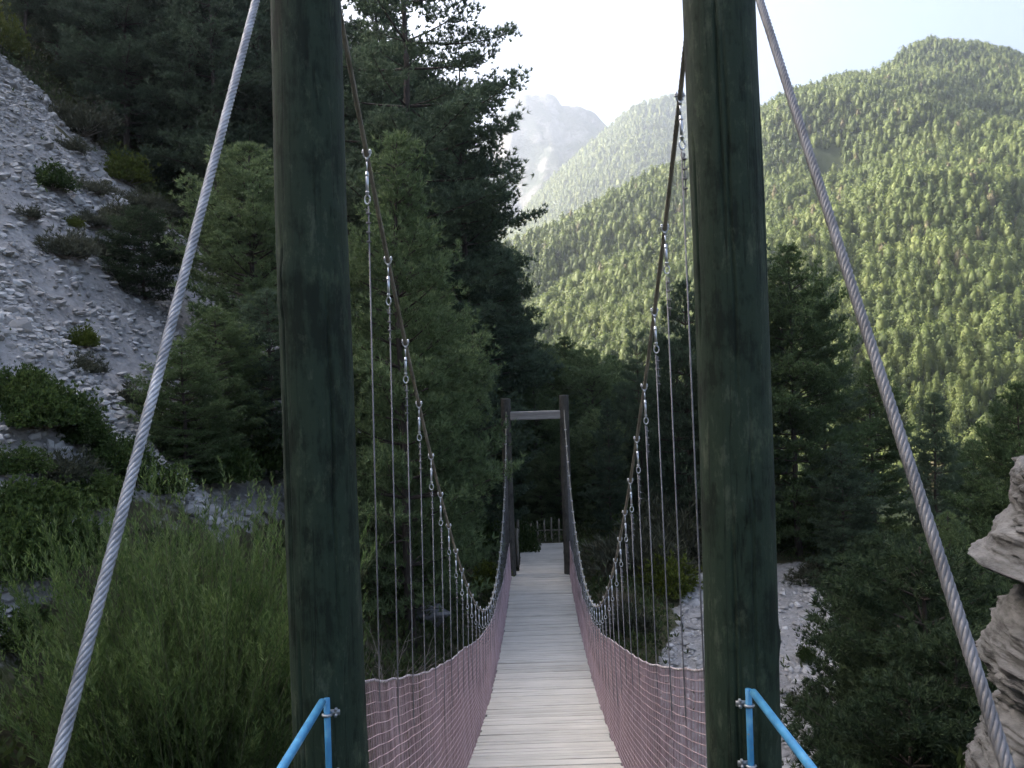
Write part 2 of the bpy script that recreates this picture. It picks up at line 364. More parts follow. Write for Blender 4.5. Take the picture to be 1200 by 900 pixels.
def scree_mask(x, y, z):
    n = fbm(x*.22, y*.22, 3.0, 4)
    left = sst(-x, 4.2, 6.2)*(1-sst(y+6.0*n, 30.5, 33.0))*sst(y, 4, 7)
    low = 1-sst(z+1.8*n, -3.6, -.9)                              # foot of the wall is overgrown
    left = left*(1-.80*low)
    right = sst(x+1.4*n-.21*np.clip(y-17, 0, 12), 2.6, 4.0)*(1-sst(x+1.3*n-.3*(y-20), 7.2, 8.6))*sst(y, 11, 13)*(1-sst(y+2.5*n, 27.5, 29.5))
    return np.clip(np.maximum(left, right), 0, 1)

def axis_grid(a, b, st, lo, hi, nlo, nhi):
    mid = np.arange(a, b+1e-6, st)
    l = a-np.cumsum(np.geomspace(st*1.1, 1, nlo)/np.geomspace(st*1.1, 1, nlo).sum()*(a-lo)*1.0) if False else a-(np.geomspace(1, 1+(a-lo), nlo+1)[1:]-1)
    h = b+(np.geomspace(1, 1+(hi-b), nhi+1)[1:]-1)
    return np.concatenate([l[::-1], mid, h])

def grid_mesh(X, Y, Z):
    ny, nx = X.shape
    mb = MB(); i = np.arange(ny-1)[:, None]*nx; j = np.arange(nx-1)[None]
    q = np.stack([i+j, i+j+1, i+nx+j+1, i+nx+j], -1).reshape(-1, 4)
    mb.add(np.stack([X, Y, Z], -1).reshape(-1, 3), None, q)
    return mb

gx = axis_grid(-24, 14, .18, -3300, 3300, 70, 60)
gy = axis_grid(2, 40, .18, -600, 3600, 40, 70)
GX, GY = np.meshgrid(gx, gy)
GZ = H(GX, GY)
mk = scree_mask(GX, GY, GZ)
rub = fbm(GX*1.7, GY*1.7, 2.0, 4)
led = np.abs(fbm(GX*.45+GZ*.2, GY*.45, 8.0, 3))
gul = fbm(GY*.55+.12*GX, GX*.09, 21., 3)
GZ2 = GZ+mk*sst(-GX, 4, 6)*(.55*gul+.10*fbm(GX*3.1, GY*3.1, 9., 3))+mk*(.16*rub-.35*np.clip(.25-led, 0, 1)*sst(-GX, 4, 6))
g_o = grid_mesh(GX, GY, GZ2).build('ground', M['ground'])
attr(g_o.data, 'scree', mk.ravel())
tag(g_o, kind='structure')

def polar_hill(name, prof, dist, foot_d, foot_z, mat, na, nr, px0, px1, amp, nsc, back=.5, power=1.0, seed=0.):
    """hill with the ridge line of the photograph, built at its own distance and depth"""
    pxs = np.linspace(px0, px1, na)
    ppx, ppy = [p[0] for p in prof], [p[1] for p in prof]
    py = np.interp(pxs, ppx, ppy)
    uv = np.array([ray(a, b) for a, b in zip(pxs, py)])
    dr = np.interp(pxs, [d[0] for d in dist], [d[1] for d in dist])
    zr = uv[:, 1]*dr
    t = np.concatenate([np.linspace(0, 1, nr), 1+np.linspace(0, back, nr//3+1)[1:]])
    D = foot_d+(dr-foot_d)[None]*t[:, None]
    X, Y = D*uv[:, 0][None], D
    up = np.where(t < 1, np.clip(t, 0, 1)**power, 1-(t-1)*.9-.6*(t-1)**2*3)
    Z = foot_z+(zr-foot_z)[None]*up[:, None]
    n = fbm(X*nsc, Y*nsc, seed, 5)
    Z = Z+amp*n*sst(t, .08, .5)[:, None]*np.where(np.abs(t-1) < .25, .25+.75*np.abs(t-1)/.25, 1)[:, None]
    if name == 'mountain': Z = Z-110*(1-np.abs(fbm(X*.0075, Y*.0045, 3.3, 4)))**2*sst(t, .1, .6)[:, None]*np.clip(np.abs(t-1)/.2, .06, 1)[:, None]
    o = grid_mesh(X, Y, Z).build(name, mat); tag(o, kind='structure')
    return X, Y, Z, t

ridge1 = [(a, b+5) for a, b in [(300, 330), (560, 292), (600, 278), (640, 258), (700, 231), (760, 204), (800, 190), (860, 160), (905, 128), (960, 108), (1000, 92), (1040, 71), (1060, 56), (1090, 48), (1130, 50), (1170, 60), (1200, 68), (1300, 90), (1600, 120)]]
HX, HY, HZ, HT = polar_hill('hillside', ridge1, [(300, 420), (600, 430), (900, 520), (1100, 620), (1600, 640)], 150, -38, M['hill'], 190, 110, 380, 1560, 40, .0105, power=1.02, seed=2.)
ridge2 = [(a, b+3) for a, b in [(300, 330), (560, 290), (600, 262), (620, 240), (650, 207), (680, 180), (700, 163), (720, 146), (745, 126), (770, 117), (800, 114), (840, 122), (900, 150), (1000, 190), (1100, 215)]]
JX, JY, JZ, JT = polar_hill('far_hill', ridge2, [(300, 1500), (700, 1650), (1100, 1750)], 900, -38, M['hill2'], 150, 90, 350, 1080, 42, .0055, seed=7.)
ridge3 = [(300, 260), (480, 212), (540, 182), (560, 163), (575, 152), (588, 124), (597, 112), (612, 107), (626, 106), (640, 104), (651, 109), (658, 121), (666, 121), (678, 122), (690, 126), (698, 131), (705, 140), (725, 163), (760, 190), (830, 215), (950, 235)]
polar_hill('mountain', ridge3, [(300, 2000), (600, 2120), (950, 2170)], 1420, -38, M['peak'], 200, 100, 350, 940, 120, .0045, power=1.25, seed=4.)

# ------------------------------------------------------------------ foliage generators
def unit(v): return v/(np.linalg.norm(v, axis=-1, keepdims=True)+1e-9)

def needles(mb, C, D, n, ln, w, rng, spread=.8, up=.25, m=0, quad=False):
    C = np.repeat(np.asarray(C), n, 0); D = np.repeat(np.asarray(D), n, 0); k = len(C)
    d = unit(D*.8+unit(rng.normal(size=(k, 3)))*spread+np.array((0, 0, up)))
    l = (ln*rng.uniform(.65, 1.25, k))[:, None]
    s = unit(np.cross(d, unit(rng.normal(size=(k, 3)))))*(w*rng.uniform(.7, 1.3, k))[:, None]/2
    if quad:                                                    # leaf: pointed at both ends
        v = np.stack([C, C+d*l*.45+s, C+d*l, C+d*l*.45-s], 1).reshape(-1, 3)
        mb.add(v, None, np.arange(k*4).reshape(-1, 4), m)
    else:
        v = np.stack([C-s, C+s, C+d*l], 1).reshape(-1, 3)
        mb.add(v, np.arange(k*3).reshape(-1, 3), None, m)

def pine_meshes(name, seed, Ht, cb, Lmax, mat, wh=.55, nb=5, prof='cone', droop=.1, n=8, ln=.17, w=.034, twd=.2, gap=0.0, r0=.2, dead=4, pad=.13, dens=2):
    rng = np.random.default_rng(seed)
    tr, cn = MB(), MB()
    k = 14; tz = np.linspace(0, Ht, k)
    sway = np.cumsum(rng.normal(0, .012*Ht/k*3, (k, 2)), 0); sway -= sway[0]
    tp = np.column_stack([sway, tz])
    rad = r0*(1-tz/Ht)**.8+.018; rad[0] *= 1.25
    tube(tr, tp, rad, 9)
    P, D = [], []
    z = cb*Ht
    while z < Ht-.1:
        t = (z/Ht-cb)/(1-cb)
        if prof == 'cone': L = Lmax*(1-t)**.75*(.55+.45*min(1, t/.12))
        elif prof == 'full': L = Lmax*(1-t**1.7)**.8*(.7+.3*min(1, t/.15))*(.82+.18*math.sin(z*2.1+seed))+.15
        elif prof == 'round': L = Lmax*math.sin(math.pi*min(1, .22+.8*t))**.7 if t < .98 else .2
        else: L = Lmax*(.55+.45*math.sin(math.pi*(.15+.8*t)))*(1-.35*t)
        base = np.array([np.interp(z, tz, tp[:, 0]), np.interp(z, tz, tp[:, 1]), z])
        a0 = rng.uniform(0, 6.28)
        for b in range(nb):
            if rng.random() < gap: continue
            az = a0+b*6.283/nb+rng.normal(0, .3)
            l = max(.25, L*(rng.uniform(.35, 1.3) if prof == 'open' else rng.uniform(.6, 1.15)))
            h = np.array((math.cos(az), math.sin(az), 0)); sd = np.array((-h[1], h[0], 0))
            rise = (-droop+.5*t**1.5)+rng.normal(0, .1)
            s = np.linspace(0, 1, 6)
            bend = rng.normal(0, .1)*l
            path = base+h*(l*s)[:, None]+sd*(bend*s*s)[:, None]+np.array((0, 0, 1))*(l*(rise*s+.16*s**3))[:, None]
            rb = (.012+.011*l)*(1-s*.85)
            tube(tr, path, np.minimum(rb, rad[0]*.6), 4, cap=False)
            nt_ = max(3, int(l/twd))
            for q in range(nt_):
                u = .22+.78*(q+rng.random())/nt_ if l > 1 else (q+.5)/nt_
                p0 = np.array([np.interp(u, s, path[:, c]) for c in range(3)])
                side = 1 if q % 2 else -1
                tl = (.42*l*(1.08-u)+.14)*rng.uniform(.6, 1.2)
                td = unit(h*.75+sd*side*rng.uniform(.3, 1.0)+np.array((0, 0, rng.normal(.14, .14))))
                c = max(3, int(tl/.13)+int(dens))                # a fluffy pad of brushes at the twig's outer half
                uu = rng.uniform(.35, 1.1, c)
                P.append(p0+td*(tl*uu)[:, None]+rng.normal(0, 1, (c, 3))*np.array((pad, pad, pad*.5))+np.array((0, 0, pad*.4)))
                D.append(unit(td[None]*.6+rng.normal(0, .35, (c, 3))+np.array((0, 0, .35))))
            P.append(path[-1:]); D.append(unit(path[-1:]-path[-2:-1]))
        z += wh*rng.uniform(.7, 1.3)*((.85+.75*t) if prof == 'open' else (1-.3*t))
    for b in range(dead):                                       # bare dead limbs under the crown
        zz = Ht*cb*rng.uniform(.45, 1.0); az = rng.uniform(0, 6.28); l = Lmax*rng.uniform(.2, .5)
        s = np.linspace(0, 1, 5)
        base = np.array([np.interp(zz, tz, tp[:, 0]), np.interp(zz, tz, tp[:, 1]), zz])
        tube(tr, base+np.column_stack([math.cos(az)*l*s, math.sin(az)*l*s, -.12*l*s+rng.normal(0, .03, 5)]), .02*(1-s*.8), 4, cap=False)
    P.append(tp[-1:]); D.append(np.array([[0, 0, 1.]]))
    needles(cn, np.concatenate(P), np.concatenate(D), n, ln, w, rng)
    return tr.mesh(name+'_trunk', M['bark']), cn.mesh(name+'_crown', M[mat], smooth=False), Ht

PINE = {
    'tall':   pine_meshes('tall', 3, 24, .26, 4.8, 'dark_pine', wh=.95, nb=5, prof='open', droop=.06, gap=.06, r0=.24, n=10, ln=.24, w=.05, twd=.17, pad=.2, dens=3, dead=8),
    'tall2':  pine_meshes('tall2', 8, 22, .18, 4.4, 'dark_pine', wh=.85, nb=5, prof='open', droop=.05, gap=.05, r0=.22, n=10, ln=.24, w=.05, twd=.17, pad=.2, dens=3, dead=8),
    'dark':   pine_meshes('dark', 21, 16, .10, 3.9, 'dark_pine', wh=.68, nb=6, prof='full', droop=.04, pad=.17, r0=.17, n=10, ln=.24, w=.052, twd=.18),
    'dark2':  pine_meshes('dark2', 34, 15, .08, 3.7, 'pine', wh=.66, nb=6, prof='round', droop=.0, pad=.17, r0=.16, n=10, ln=.24, w=.052, twd=.18),
    'mid':    pine_meshes('mid', 5, 12, .06, 3.2, 'pine', wh=.58, nb=6, prof='round', pad=.16, droop=.02, r0=.15, ln=.22, w=.046, n=10, twd=.17),
    'mid2':   pine_meshes('mid2', 55, 11, .05, 3.0, 'dark_pine', wh=.58, nb=6, prof='round', pad=.16, droop=.02, r0=.14, ln=.22, w=.046, n=10, twd=.17),
    'lite':   pine_meshes('lite', 13, 13, .08, 3.4, 'lite_pine', wh=.56, nb=6, prof='full', pad=.15, droop=-.1, r0=.14, ln=.2, w=.038, n=10, twd=.15),
    'lite2':  pine_meshes('lite2', 17, 11, .05, 3.0, 'lite_pine', wh=.54, nb=6, prof='round', pad=.15, droop=-.08, r0=.13, ln=.2, w=.038, n=10, twd=.15),
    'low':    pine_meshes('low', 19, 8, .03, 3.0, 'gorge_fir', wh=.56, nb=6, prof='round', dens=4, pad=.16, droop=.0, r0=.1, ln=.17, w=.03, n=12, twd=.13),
}

def pine(kind, x, y, top_z, label, group=None, wid=1.0, rz=None, sink=.12):
    tm, cm, ht = PINE[kind]
    zg = float(H(x, y))-sink
    s = max(.25, (top_z-zg)/ht)
    o = empty('pine_tree', (x, y, zg)); tag(o, label, 'tree', group)
    o.rotation_euler = (0, 0, random.uniform(0, 6.28) if rz is None else rz)
    o.scale = (wid*min(s, 1.25), wid*min(s, 1.25), s)
    put('trunk', tm, o); put('crown', cm, o)
    return o

def pine_px(kind, px, d, top, label, group=None, wid=1.0, rz=None):
    p = at(px, top, d)
    return pine(kind, p[0], p[1], p[2], label, group, wid, rz)

def pine_hit(kind, px, base, top, label, group=None, wid=1.0):
    u, v = ray(px, base); dd = np.linspace(6, 45, 800)
    d = float(dd[np.argmax(v*dd <= H(u*dd, dd))])
    return pine_px(kind, px, d, top, label, group, wid)

# left slope, the ones that single themselves out
pine_px('tall', 474, 30, -140, 'tallest dark pine left of the far tower, bare trunk and long boughs against the sky', wid=1.0, rz=.5)
pine_px('tall2', 540, 32.5, 62, 'dark broad pine whose layered boughs edge the pale far mountain', wid=.95, rz=2.2)
pine_px('dark', 590, 36, 300, 'dark pine at the right end of the left wood, below the broad layered pine', wid=1.0)
pine_px('lite', 462, 18.5, 172, 'lighter green young pine just right of the left near post', wid=.9)
pine_px('lite2', 290, 23, 168, 'lighter green pine just left of the left near post, beside the scree edge', wid=1.05)
pine_px('lite2', 500, 22.5, 330, 'lighter green bushy pine behind the left hanger cables', wid=.9)
pine_px('mid', 252, 18.5, 360, 'dark green pine low behind the left guy cable, with pale scree showing around it', wid=1.15)
pine_px('mid', 214, 16.5, 430, 'bushy pine at the foot of the scree just right of the left guy cable', wid=1.3)
pine_px('mid2', 312, 20, 340, 'dark green pine half hidden by the left near post, right of the left guy cable', wid=1.1)
pine_px('mid', 430, 23.5, 395, 'mid green pine low behind the nearest left hanger cables', wid=1.0)
pine_px('mid2', 560, 28, 420, 'dark bushy pine just left of the far tower', wid=.9)
pine_hit('low', 166, 345, 243, 'small dark green pine growing out on the pale scree among low shrubs', wid=1.25)
# far bank behind the far tower
G2 = 'pines behind the far tower'
for px, d, top, k in ((560, 39, 398, 'dark'), (585, 35, 432, 'mid'), (612, 42, 412, 'dark2'), (640, 38, 405, 'dark2'), (664, 43, 396, 'dark2'), (690, 37, 410, 'lite2'), (715, 41, 418, 'dark2'),
                      (625, 34, 455, 'mid'), (655, 35.5, 470, 'mid'), (700, 33, 480, 'lite2'), (730, 35, 450, 'dark'), (770, 42, 415, 'dark'), (790, 37, 400, 'mid2'), (640, 52, 420, 'dark'), (600, 50, 420, 'dark'), (680, 50, 415, 'dark'), (740, 50, 425, 'dark2'), (655, 32.5, 520, 'mid'), (632, 32.8, 530, 'lite2')):
    pine_px(k, px, d, top, 'dark green pine in the wood behind the far tower', G2, wid=1.05)
pine_px('tall2', 748, 33, 392, 'open branched pine right of the far tower, top against the sunlit hill', wid=.62)
pine_px('dark', 712, 29.5, 470, 'pine with a bare grey lower trunk right of the far tower', wid=.8)
# right of the right near post
pine_px('dark', 868, 29, 268, 'tall dark pine behind the right near post', wid=1.0)
pine_px('dark2', 925, 28, 290, 'dark pine just right of the right near post, top left of the right guy cable', wid=.9)
pine_px('tall2', 962, 31, 330, 'dark pine with a visible trunk between the right near post and the right guy cable', wid=.72)
pine_px('dark2', 1020, 32, 425, 'shorter pine crossing behind the right guy cable, sunlit hill above it', wid=.95)
pine_px('dark', 1092, 26, 463, 'dark pine with a pointed top right of the right guy cable', wid=.85)
pine_px('dark2', 1192, 21, 452, 'dark pine at the right edge above the layered rock', wid=.9)
pine_px('mid', 1140, 30, 515, 'low pine between the pointed pine and the right edge pine', wid=.9)
pine_px('mid2', 800, 31, 330, 'dark pine behind the right hanger cables', wid=.7)
pine_px('mid2', 985, 26, 520, 'dark low pine behind the gravel bank, right of the right near post', wid=.9)
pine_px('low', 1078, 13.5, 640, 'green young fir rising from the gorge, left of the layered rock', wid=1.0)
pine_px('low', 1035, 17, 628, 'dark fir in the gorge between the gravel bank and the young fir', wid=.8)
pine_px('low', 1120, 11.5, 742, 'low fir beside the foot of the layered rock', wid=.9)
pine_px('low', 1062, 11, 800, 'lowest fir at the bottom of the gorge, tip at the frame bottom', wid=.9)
pine_px('mid', 1110, 18, 600, 'green pine behind the right guy cable, level with the rock ledge', wid=.75)

# the dense wood on the left slope
pts = []
kinds = ['tall', 'tall2', 'dark', 'dark', 'dark2', 'tall2']
tries = 0
while len(pts) < 62 and tries < 5000:
    tries += 1
    px, d = random.uniform(-90, 585), random.choice([random.uniform(33.5, 44), random.uniform(36, 66)])
    lim = np.interp(px, [-100, 200, 380, 470, 520, 560, 600], [-160, -90, -20, -20, 120, 250, 360])
    x = ray(px, 300)[0]*d
    if any((x-a)**2+(d-b)**2 < 4.0 for a, b in pts): continue
    zg = float(H(x, d)); zt = ray(px, lim)[1]*d
    h = min(zt-zg, random.uniform(13, 21))
    if h < 6: continue
    pts.append((x, d))
    pine(random.choice(kinds), x, d, zg+h, 'dark pine in the dense wood above the scree slope', 'dark pines of the left wood', wid=1.1)

# ------------------------------------------------------------------ shrubs
def mound(name, seed, r, h, mat, n, ln, w, k=5, stems=20, quad=False, up=.5):
    rng = np.random.default_rng(seed)
    mb, st = MB(), MB()
    th = rng.uniform(0, 6.283, n); ph = np.arccos(rng.uniform(0, 1, n)); rr = rng.uniform(.45, 1, n)**.5*(.72+.28*np.sin(th*3+seed)+.15*rng.normal(size=n))
    C = np.column_stack([np.cos(th)*np.sin(ph)*r*rr, np.sin(th)*np.sin(ph)*r*rr, np.cos(ph)*h*rr])
    D = unit(C+np.array((0, 0, .3*h)))
    needles(mb, C, D, k, ln, w, rng, spread=.9, up=up, quad=quad)
    for i in range(stems):
        e = C[i]; s = np.linspace(0, 1, 4)[:, None]
        tube(st, e*s*np.array((1, 1, .9))+np.array((0, 0, -.05))*(1-s), .012*(1-s[:, 0]*.6), 4, cap=False)
    return st.mesh(name+'_stems', M['twig']), mb.mesh(name+'_leaves', M[mat], smooth=False)

SHRUB = {
    'olive': mound('olive', 1, .6, .5, 'olive', 900, .11, .022),
    'olive2': mound('olive2', 2, .7, .45, 'olive', 1000, .12, .022),
    'green': mound('green', 3, .6, .6, 'green', 1700, .07, .026, quad=True),
    'wide': mound('wide', 4, 1.0, .6, 'green', 5200, .075, .030, quad=True),
    'yellow': mound('yellow', 5, .5, .55, 'yellow', 1500, .07, .024, quad=True),
    'dry': mound('dry', 6, .45, .5, 'dry', 500, .28, .016, up=1.0),
}
def shrub(kind, px, py, d, size, label, cat='shrub', group=None, flat=1.0):
    """px, py: middle of the shrub in the photograph"""
    u, v = ray(px, py)
    dd = np.linspace(max(5, d-7), d+9, 160)
    if d < 0: return
    gap = v*dd-H(u*dd, dd)
    sg = np.where((gap[:-1] > -.0) & (gap[1:] <= 0))[0]
    d = float(dd[sg[0]]) if len(sg) else d
    x, y = u*d, d
    o = empty('shrub', (x, y, float(H(x, y))-.05)); tag(o, label, cat, group)
    o.rotation_euler = (0, 0, random.uniform(0, 6.28)); s = size*d/F*(1.5 if px < 230 and py < 330 else 1.15)
    b = .6 if kind not in ('wide',) else 1.0
    k = s/(2*b); o.scale = (k, k, k*flat*(1.5 if kind == 'wide' else 1))
    st, lf = SHRUB[kind]; put('stems', st, o); put('foliage', lf, o)
    return o

scr = [('olive', 92, 158, 26, 66, 'widest grey green shrub near the top of the scree', 1.0),
       ('olive2', 140, 172, 26, 54, 'grey green shrub right of the widest one near the scree top', .9),
       ('olive', 84, 176, 25, 30, 'small grey shrub below the widest scree shrub', .9),
       ('green', 60, 217, 23, 42, 'round green shrub alone in the upper left of the scree', .9),
       ('olive', 34, 250, 22, 26, 'small dark shrub left of and below the round green scree shrub', .8),
       ('olive2', 106, 224, 23, 34, 'dark shrub right of the round green scree shrub', .8),
       ('yellow', 86, 264, 22, 20, 'tiny bright green tuft in the middle of the scree', 1.0),
       ('olive2', 110, 262, 22, 40, 'flat dull shrub right of the tiny bright tuft on the scree', .7),
       ('olive', 80, 297, 21, 48, 'dull brown green shrub below the tiny bright tuft', 1.0),
       ('olive2', 118, 298, 21, 36, 'dull shrub left of the small pine on the scree', 1.0),
       ('olive', 190, 212, 27, 44, 'shrub at the right rim of the scree beneath the dark wood', 1.0),
       ('olive2', 160, 140, 29, 40, 'small shrub at the scree crest beneath the dark wood', .9),
       ('olive', 115, 118, 30, 34, 'low shrub on the scree crest beneath the dark wood, left of the yellowish bush', .8),
       ('yellow', 145, 108, 31, 44, 'yellowish bush at the top rim of the scree', 1.2),
       ('yellow', 4, 60, 30, 44, 'yellow green bush at the top left corner above the scree', 1.6),
       ('olive', 196, 252, 27, 30, 'small shrub at the right rim of the scree, below the rim shrub', 1.0),
       ('yellow', 100, 402, 17, 40, 'bright green upright bush on the lower scree', 1.2),
       ('olive', 92, 432, 17, 60, 'dull shrub beneath the bright upright bush on the lower scree', .8),
       ('wide', 48, 492, 15, 120, 'broad dark green spreading shrub at the left edge below the scree', .8),
       ('wide', 95, 512, 15, 80, 'dark green shrub right of the broad spreading one at the left edge', .7),
       ('green', 22, 545, 14, 70, 'rusty green shrub at the left edge under the spreading shrubs', .8),
       ('green', 150, 560, 14.5, 40, 'small shrub on the bare earth left of the left guy cable', 1.0),
       ('wide', 40, 660, 11, 150, 'leafy shrub at the left edge beside the big feathery bush', .9),
       ('green', 20, 745, 9.5, 90, 'ragged shrub at the lower left edge above the grey stones', .8),
       ('dry', 62, 720, 10, 60, 'dry grass tuft at the left beside the big feathery bush', .8),
       ('olive', 780, 650, 26, 130, 'grey green juniper on the gravel bank behind the right hanger cables', 1.0),
       ('yellow', 786, 690, 24, 80, 'yellow green bush on the gravel bank below the juniper', 1.0),
       ('olive2', 752, 668, 26, 105, 'dull bush left of the juniper on the gravel bank', 1.0),
       ('dry', 704, 652, 27, 40, 'dry tan bush by the grey trunk right of the far tower', .8),
       ('dry', 712, 676, 25, 44, 'dry pale bush below the tan one right of the far tower', .7),
       ('yellow', 570, 690, 22.5, 50, 'yellow green leafy bush beside the left net near the far tower', 1.3),
       ('green', 545, 640, 25, 70, 'green bush left of the far tower', 1.2),
       ('green', 614, 646, 27.2, 34, 'small leafy plant overhanging the left edge of the boardwalk', 1.8),
       ('green', 470, 690, 19, 90, 'green bush behind the nearest left hanger cables', 1.1),
       ('green', 945, 770, 18, 22, 'small leafy plant on the gravel right of the right near post', 1.6),
       ('olive', 957, 680, 22, 70, 'dark low shrub on the gravel bank right of the right near post', .6),
       ('green', 930, 640, 26, 80, 'green shrub at the top of the gravel bank right of the right near post', 1.0),
       ('olive', 950, 830, 15.5, 56, 'grey shrub low on the gravel beside the right blue handrail', .9),
       ('wide', 1010, 850, 14.5, 80, 'dark shrub at the frame bottom right of the right blue handrail', 1.0),
       ('wide', 30, 600, 13, 110, 'green shrub at the left edge just above the leafy shrub beside the big feathery bush', .8),
       ('wide', 110, 588, 13.5, 90, 'green shrub behind the left guy cable just above the big feathery bush', .8),
       ('green', 185, 575, 13.5, 70, 'rounded green shrub right of the left guy cable just above the big feathery bush', .9),
       ('wide', 250, 560, 14, 110, 'broad green shrub midway between the left guy cable and the left near post', .8),
       ('wide', 25, 462, 15, 90, 'dark green shrub at the left edge, topmost of those under the open scree', .8),
       ('wide', 128, 545, 14.5, 90, 'broad dark shrub on the brown earth just left of the left guy cable', .8),
       ('olive', 75, 560, 14, 80, 'grey shrub among the green ones at the foot of the scree', .9),
       ('wide', 210, 520, 15, 110, 'dark green shrub under the low pine behind the left guy cable', .9),
       ('green', 300, 545, 15, 90, 'green shrub just left of the left near post above the big feathery bush', 1.0),
       ('olive', 160, 470, 17, 60, 'grey shrub on bare rubble just left of the left guy cable', .9),
       ('olive', 735, 735, 21, 60, 'dull bush on the bank low behind the right hanger cables', .9),
       ('green', 745, 640, 27, 80, 'green bush right of the grey trunk behind the right hanger cables', 1.0),
       ('dry', 722, 715, 22, 50, 'dry tuft beside the right side net near the far tower', .9),
       ('yellow', 1010, 560, 27, 60, 'yellowish bush under the pines right of the right near post', 1.2)]
for k, px, py, d, s, lb, fl in scr: shrub(k, px, py, d, s, lb, flat=fl)

# big feathery bush at the lower left
def willow():
    rng = np.random.default_rng(77)
    x0, y0 = -3.72, 9.2
    z0 = float(H(x0, y0))-.1
    st, lf = MB(), MB()
    C, D = [], []
    for i in range(720):
        az = rng.uniform(0, 6.283); lean = rng.uniform(0, 1)**.65*.42
        L = rng.uniform(2.4, 5.1)*(1-.30*lean)
        b = np.array((math.cos(az), math.sin(az), 0))*rng.uniform(0, .65)
        h = np.array((math.cos(az+rng.normal(0, .3)), math.sin(az+rng.normal(0, .3)), 0))
        s = np.linspace(0, 1, 8)
        path = b+h*(L*math.sin(lean)*(.75*s+.35*s**2.2))[:, None]+np.array((0, 0, 1))*(L*math.cos(lean)*(s-.10*s**3*lean))[:, None]+rng.normal(0, .02, (8, 3))
        tube(st, path, .011*(1-s*.82), 4, cap=False)
        for u in rng.uniform(.1, 1, 17):
            p = np.array([np.interp(u, s, path[:, c]) for c in range(3)])
            dr = unit(path[-1]-path[0]+np.append(rng.normal(0, .55, 2), .3)*L*.5)
            l = rng.uniform(.3, .75)*(1.15-u*.6); c = int(l/.045)
            uu = (np.arange(c)+.5)/c
            C.append(p+dr*(l*uu)[:, None]+rng.normal(0, .006, (c, 3))); D.append(np.repeat(dr[None], c, 0))
    C, D = np.concatenate(C), np.concatenate(D)
    needles(lf, C, D, 3, .085, .0125, rng, spread=.5, up=.2, quad=True)
    o = empty('feathery_bush', (x0, y0, z0)); tag(o, 'big feathery light green bush of upright wispy stems left of the left near post', 'bush')
    st.build('stems', M['stem'], o); lf.build('foliage', M['willow'], o, smooth=False)
willow()

def bare(px, py, d, size, label, seed):
    rng = np.random.default_rng(seed); x, y, _ = at(px, py, d); z = float(H(x, y))-.05
    mb = MB()
    for i in range(26):
        az = rng.uniform(0, 6.283); e = np.array((math.cos(az), math.sin(az), rng.uniform(.4, 1.3)))*size*rng.uniform(.5, 1)
        s = np.linspace(0, 1, 6)[:, None]; p = e*s+np.array((0, 0, -.25*size))*s*s+rng.normal(0, .03*size, (6, 3))*s
        tube(mb, p, .010*(1-s[:, 0]*.75), 4, cap=False)
        for u in (2, 3, 4):
            t = p[u]; f = unit(e+rng.normal(0, size*.6, 3))*size*.35
            tube(mb, [t, t+f*.5+rng.normal(0, .02, 3), t+f], [.006, .005, .002], 4, cap=False)
    o = mb.build('bare_shrub', M['twig']); o.location = (x, y, z); tag(o, label, 'shrub')
bare(452, 735, 15.5, 1.6, 'leafless grey shrub with arching twigs seen through the left hanger cables', 4)
bare(1112, 870, 5.6, .35, 'leafless twigs at the foot of the layered rock on the right', 9)

# ------------------------------------------------------------------ undergrowth and stones (uncountable)
rng = np.random.default_rng(31)
n = 110000
d = rng.uniform(4.5**1.6, 62**1.6, n)**(1/1.6); px = rng.uniform(-120, 1320, n)
x = (px-600)/F*d; y = d
z = H(x, y); mkv = scree_mask(x, y, z)
keep = (mkv < .35) & (rng.random(n) < .95) & ~((np.abs(x-.061-.0289*(y-3.5)) < 1.15) & (y < 30))
keep |= (mkv >= .35) & (rng.random(n) < .006)
P = np.column_stack([x, y, z])[keep]
sz = rng.uniform(.5, 1.5, len(P))
mb = MB()
for lo, hi, s in ((.5, .9, .09), (.9, 1.2, .13), (1.2, 1.5, .19)):
    q = P[(sz >= lo) & (sz < hi)]
    q2 = np.repeat(q, 4, 0)+rng.normal(0, s*1.3, (len(q)*4, 3))*np.array((1, 1, .5))+np.array((0, 0, s*.4))
    needles(mb, q2, np.repeat(np.array([[0, 0, 1.]]), len(q2), 0), 3, s, s*.28, rng, spread=1.0, up=.4, quad=True)
tag(mb.build('undergrowth', M['under'], smooth=False), kind='stuff')

